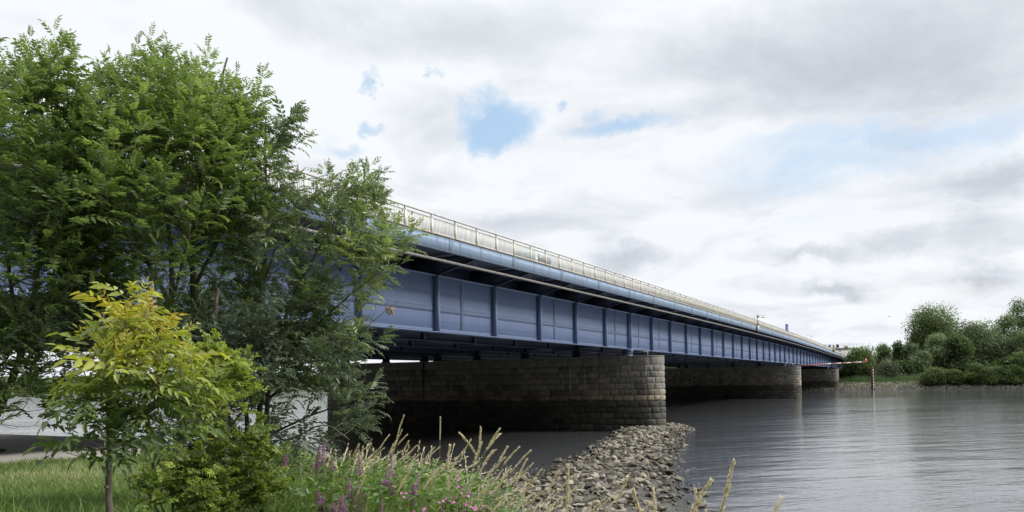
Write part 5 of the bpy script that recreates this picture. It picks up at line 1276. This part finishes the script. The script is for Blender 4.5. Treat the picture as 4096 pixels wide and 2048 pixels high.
bd = thing('channel_board', P(301.5, DR-.30, zf(301)-.1), 'dark red square river board in a white frame on the far railing', 'river sign', rz=-.12); ORG[bd.name] = Vector((0,0,0))
m = MB(); m.box(-.42,.42,-.05,.05,.75,1.65); m.build('board', simple('maroon', (.05,.015,.018), .6), bd, (0,0,0)); m = MB()
for q in ((-.52,-.422,.6,1.8),(.422,.52,.6,1.8),(-.422,.422,1.652,1.8),(-.422,.422,.6,.748)): m.box(q[0],q[1],-.06,.06,q[2],q[3])
m.build('frame', M['white'], bd, (0,0,0))
# sign gantry over the road beyond the bridge
tg = 492.0; zg = 5.68+14.75; gz = 2.6
ga = thing('sign_gantry', P(tg, 21.5, gz), 'grey steel sign gantry with railing spanning the road beyond the bridge', 'gantry', rz=RZ); recenter(ga, (tg, 21.5, gz))
def gp(mb, name, mats): return mb.build(name, mats, ga, (tg, 21.5, gz))
m = MB(); m.box(tg-.6, tg+.6, 21.5, 66, zg-.2, zg+1.5); 
gp(m, 'beam', M['galv'])
for d in (21.6, 65.3): m = MB(); m.box(tg-.45, tg+.45, d, d+.6, gz, zg-.202); gp(m, 'leg', M['galv'])
m = MB()
for z in (.8, 1.4, 2.1): m.box(tg-.62, tg-.56, 21.5, 66, zg+1.5+z*.95-.05, zg+1.5+z*.95+.05)
d = 21.6
while d < 66: m.box(tg-.64, tg-.54, d-.05, d+.05, zg+1.501, zg+3.55); d += 3.5
gp(m, 'handrail', M['galv'])
# matrix boards, each bolted to the gantry
def mboard(d, w, h, z, txt=None, name='matrix_board', ring=None, mat='black', label=None, col='white', sz=.8):
    m = MB(); m.box(tg-1.15, tg-.66, d-w/2, d+w/2, z, z+h); o = gp(m, name, M[mat])
    if label: o['label'] = label
    if ring:
        r = MB(); r.tube([(tg-1.17, d+ring[0]*math.cos(a/20*6.283), z+h/2+ring[0]*math.sin(a/20*6.283)) for a in range(21)], ring[1], 5, cap=False); r.build('ring', M[ring[2]], o, (tg, 21.5, gz))
    if txt:
        q = text_mesh(txt, sz, M[col], Vector((tg-1.17, d, z+h/2))-Vector((tg, 21.5, gz)), -math.pi/2, o, None)
    return o
def dd_at(x, t=tg-1):                     # D of an image column on the gantry plane
    u = (x-CX)/F; return (t*ST-u*t*CT)/(CT+u*ST)
zt = lambda y, d, x: EYE+(CY-ROLL*(x-CX)-y)*(tg*CT+d*ST)/F
M['yellowlamp'] = bpy.data.materials.new('lit_ring'); M['yellowlamp'].use_nodes = True
b_ = M['yellowlamp'].node_tree.nodes['Principled BSDF']; b_.inputs['Base Color'].default_value = (.75,.72,.5,1); b_.inputs['Emission Color'].default_value = (1,.95,.7,1); b_.inputs['Emission Strength'].default_value = .5
for (xa, xb, ya, yb, kw) in ((3317,3325,1379.5,1389,dict(ring=(.55,.12,'red'), label='dark board with a red ring')),(3330.5,3341.5,1378.5,1389.5,dict(ring=(.66,.16,'yellowlamp'), label='black board with a lit pale yellow ring')),(3346.5,3357.5,1378,1389.2,dict(label='blank dark grey board')),
                             (3379.5,3394,1382,1393,dict(txt='37', sz=1.0, mat='railgrey', label='grey board with white characters', name='text_board')),(3297,3307,1380,1386,dict(label='blank dark board half hidden by the railing'))):
    da, db = dd_at(xa), dd_at(xb); dm = (da+db)/2; z0 = zt(yb, dm, xa); z1 = zt(ya, dm, xa); mboard(dm, abs(da-db), z1-z0, z0, **kw)
bs = px(3468, 1424, 560); bs.z = 2.6
s = thing('direction_sign', bs, 'large blue direction sign with white lettering half hidden behind the round bush', 'road sign', rz=-.12); ORG[s.name] = Vector((0,0,0))
kk = 560/F; zt_ = px(3468, 1398, 560).z-2.6
m = MB(); m.box(-14*kk, 13*kk, -.08, .08, zt_-17*kk, zt_); m.build('panel', M['signblue'], s, (0,0,0)); m = MB()
for x_ in (-10*kk, 10*kk): m.tube([(x_, .25, 0), (x_, .25, zt_-.2)], .14, 8)
m.build('posts', M['galv'], s, (0,0,0))
text_mesh('Harburg', 5*kk*1.0, M['white'], (-.3*kk, -.1, zt_-4.5*kk), 0, s, None); text_mesh('Wilstorf', 4.5*kk, M['white'], (0, -.1, zt_-10*kk), 0, s, None)
# white apartment block far behind
bp = px(3378, 1440, 760); bp.z = 2.6; kk = 760/F
s = thing('apartment_building', bp, 'white flat-roofed apartment block with grey windows far behind the gantry', 'building', rz=-.1); ORG[s.name] = Vector((0,0,0))
zt_ = px(3378, 1399.5, 760).z-2.6
m = MB(); m.box(-22*kk, 17*kk, 0, 11, 0, zt_); m.build('wall', simple('white_render', (.72,.72,.71), .8, .05), s, (0,0,0)); m = MB(); m.box(-22.4*kk, 17.4*kk, -.3, 11.3, zt_+.01, zt_+.5); m.build('roof', M['concrete'], s, (0,0,0))
wm = simple('window_glass', (.13,.15,.17), .2, .2)
for r_ in range(5):
    for x_, w_ in ((-17, 1.5), (-10, 1.2), (-5, .6), (-3, .6), (-1, .6), (3, 2.6), (10.5, 2.0)):
        z = zt_-2.5*kk-r_*7.2*kk
        if z-4*kk > 1: m = MB(); m.box((x_-w_)*kk, (x_+w_)*kk, -.06, -.01, z-4*kk, z); m.build('window', wm, s, (0,0,0))
# boom with pennant on the middle pier
b0 = P(203.0, 23.9, 8.012); bt = px(3466, 1447, 182.3); 
bm_ = thing('clearance_boom', b0, 'long red and white striped boom with an orange tip plate on the middle pier', 'river marker'); ORG[bm_.name] = b0
a = px(3193, 1462.5, 189.0); v = bt-a; m = MB()
cuts = [0, .42, .492, .565, .635, .705, .775, .85, .925, 1.0]
for i in range(len(cuts)-1):
    m.mi = 0 if i % 2 == 0 else 1; m.tube([a+v*cuts[i], a+v*cuts[i+1]], .13, 8)
m.build('pole', [M['red'], M['white']], bm_, b0, smooth=False)
m = MB(); q = bt; s_ = .062; m.add([q+Vector((x*s_, y_, -z*s_)) for y_ in (-.05, .05) for x, z in ((-9,-2),(-3,-13),(-1,-12.5),(2,-6),(2,-1),(0,2))], [(0,1,2,3,4,5),(11,10,9,8,7,6)]+[(i,(i+1)%6,6+(i+1)%6,6+i) for i in range(6)]); m.build('tip_plate', simple('orange_plate', (.62,.22,.13), .6), bm_, b0)
m = MB(); mt = P(203.0, 26.0, 8.012); top_ = mt+Vector((0,0,1.75)); m.tube([mt, top_], .07, 6); m.tube([top_+Vector((0,0,-.35)), P(203.0, 24.6, 8.012)], .05, 5); m.tube([mt+Vector((0,0,.1)), a], .06, 6); m.build('mast', M['galv'], bm_, b0)
m = MB(); m.tube([top_, a+v*.55, ], .012, 4); m.build('stay_cable', M['galv'], bm_, b0)
# small bracket on the nearest pier
b0 = P(79.7, 24.6, 8.012); s = thing('mooring_hook', b0, 'small iron fitting standing on top of the nearest pier', 'fitting'); m = MB(); m.tube([b0, b0+Vector((0,0,.55))], .035, 6); m.tube([b0+Vector((-.9,.1,.42)), b0+Vector((0,0,.45))], .025, 5); m.build('rod', M['galv'], s, b0)
# gauge and dolphin pile on the opposite bank
g0 = px(3489, 1551, 283.0); g0.z = -.3; s = thing('mooring_pile', g0, 'rusty dark steel pile standing at the opposite waterline', 'pile'); ht = px(3489, 1467, 283.0).z; m = MB()
m.box(g0.x-.24, g0.x+.24, g0.y-.30, g0.y-.24, -.3, ht); m.box(g0.x-.24, g0.x+.24, g0.y+.24, g0.y+.30, -.3, ht); m.box(g0.x-.05, g0.x+.05, g0.y-.238, g0.y+.238, -.3, ht); m.build('pile', M['rust'], s, g0)
g1 = px(3494.3, 1550, 282.6); g1.z = .1; s = thing('tide_gauge', g1, 'white and black banded gauge staff beside the rusty pile', 'gauge'); z0, z1 = .35, px(3494, 1472, 282.6).z; m = MB()
for i in range(14):
    m.mi = i % 2; m.box(g1.x-.13, g1.x+.13, g1.y-.05, g1.y+.05, z0+(z1-z0)*i/14, z0+(z1-z0)*(i+1)/14)
m.build('staff', [M['white'], M['black']], s, g1)
# stone steps in the revetment
s0 = P(317.5, -9.5, 0); s = thing('bank_steps', s0, 'narrow stone steps cut into the revetment right of the gauge', 'steps', rz=RZ); recenter(s, (317.5, -9.5, 0)); m = MB()
for k in range(8): m.box(317.5+k*.95, 317.5+k*.95+1.1, -11.2, -8.2, .0, .25+k*.30)
m.build('steps', M['concrete'], s, (317.5, -9.5, 0))
# pale blue van on the deck
tv = 59.0; v0 = P(tv, 27.9, zd(tv)); s = thing('van', v0, 'pale blue van on the bridge deck glimpsed through the railing bars', 'van', rz=RZ); ORG[s.name] = Vector((0,0,0))
pb = simple('pale_blue_paint', (.42,.56,.60), .35, .1, 2); m = MB(); prof = [(-2.4,.45),(2.4,.45),(2.45,1.1),(1.9,1.35),(1.25,2.1),(.6,2.28),(-1.9,2.28),(-2.3,2.1),(-2.45,1.2)]
m.prism([(x, z) for x, z in prof], 1, -.95, .95); m.build('body', pb, s, (0,0,0))
for x_ in (-1.5, 1.55):
    for y_ in (-.93, .75): m = MB(); m.tube([(x_, y_, .34), (x_, y_+.2, .34)], .34, 16); m.build('wheel', M['black'], s, (0,0,0))
m = MB(); m.box(-1.8, .9, -.957, -.951, 1.35, 1.95); m.box(-1.8, .9, .951, .957, 1.35, 1.95); m.build('side_window', simple('tinted_glass', (.10,.16,.18), .1), s, (0,0,0))
m = MB(); m.add([(1.93,-.8,1.36),(1.93,.8,1.36),(1.30,.75,2.05),(1.30,-.75,2.05),(1.95,-.8,1.37),(1.95,.8,1.37),(1.32,.75,2.07),(1.32,-.75,2.07)], [(0,3,2,1),(4,5,6,7),(0,1,5,4),(1,2,6,5),(2,3,7,6),(3,0,4,7)]); m.build('windscreen', M['black'], s, (0,0,0))
# a bird
bb = px(3557, 1265.5, 200); s = MB(); s.tube([bb+Vector((-.28,0,0)), bb+Vector((-.1,0,.02)), bb+Vector((.12,0,.01)), bb+Vector((.26,0,.03))], [.02,.07,.06,.015], 7)
for sg in (-1, 1): s.add([bb+Vector((-.10,0,.02)), bb+Vector((.10,0,.02)), bb+Vector((.02,sg*.45,.10)), bb+Vector((-.16,sg*.85,.04)), bb+Vector((-.12,sg*.4,.08))], [(0,1,2,3,4)])
o = s.build('bird', M['rust'], None, bb); tag(o, 'small dark bird gliding in the sky above the far trees', 'bird')
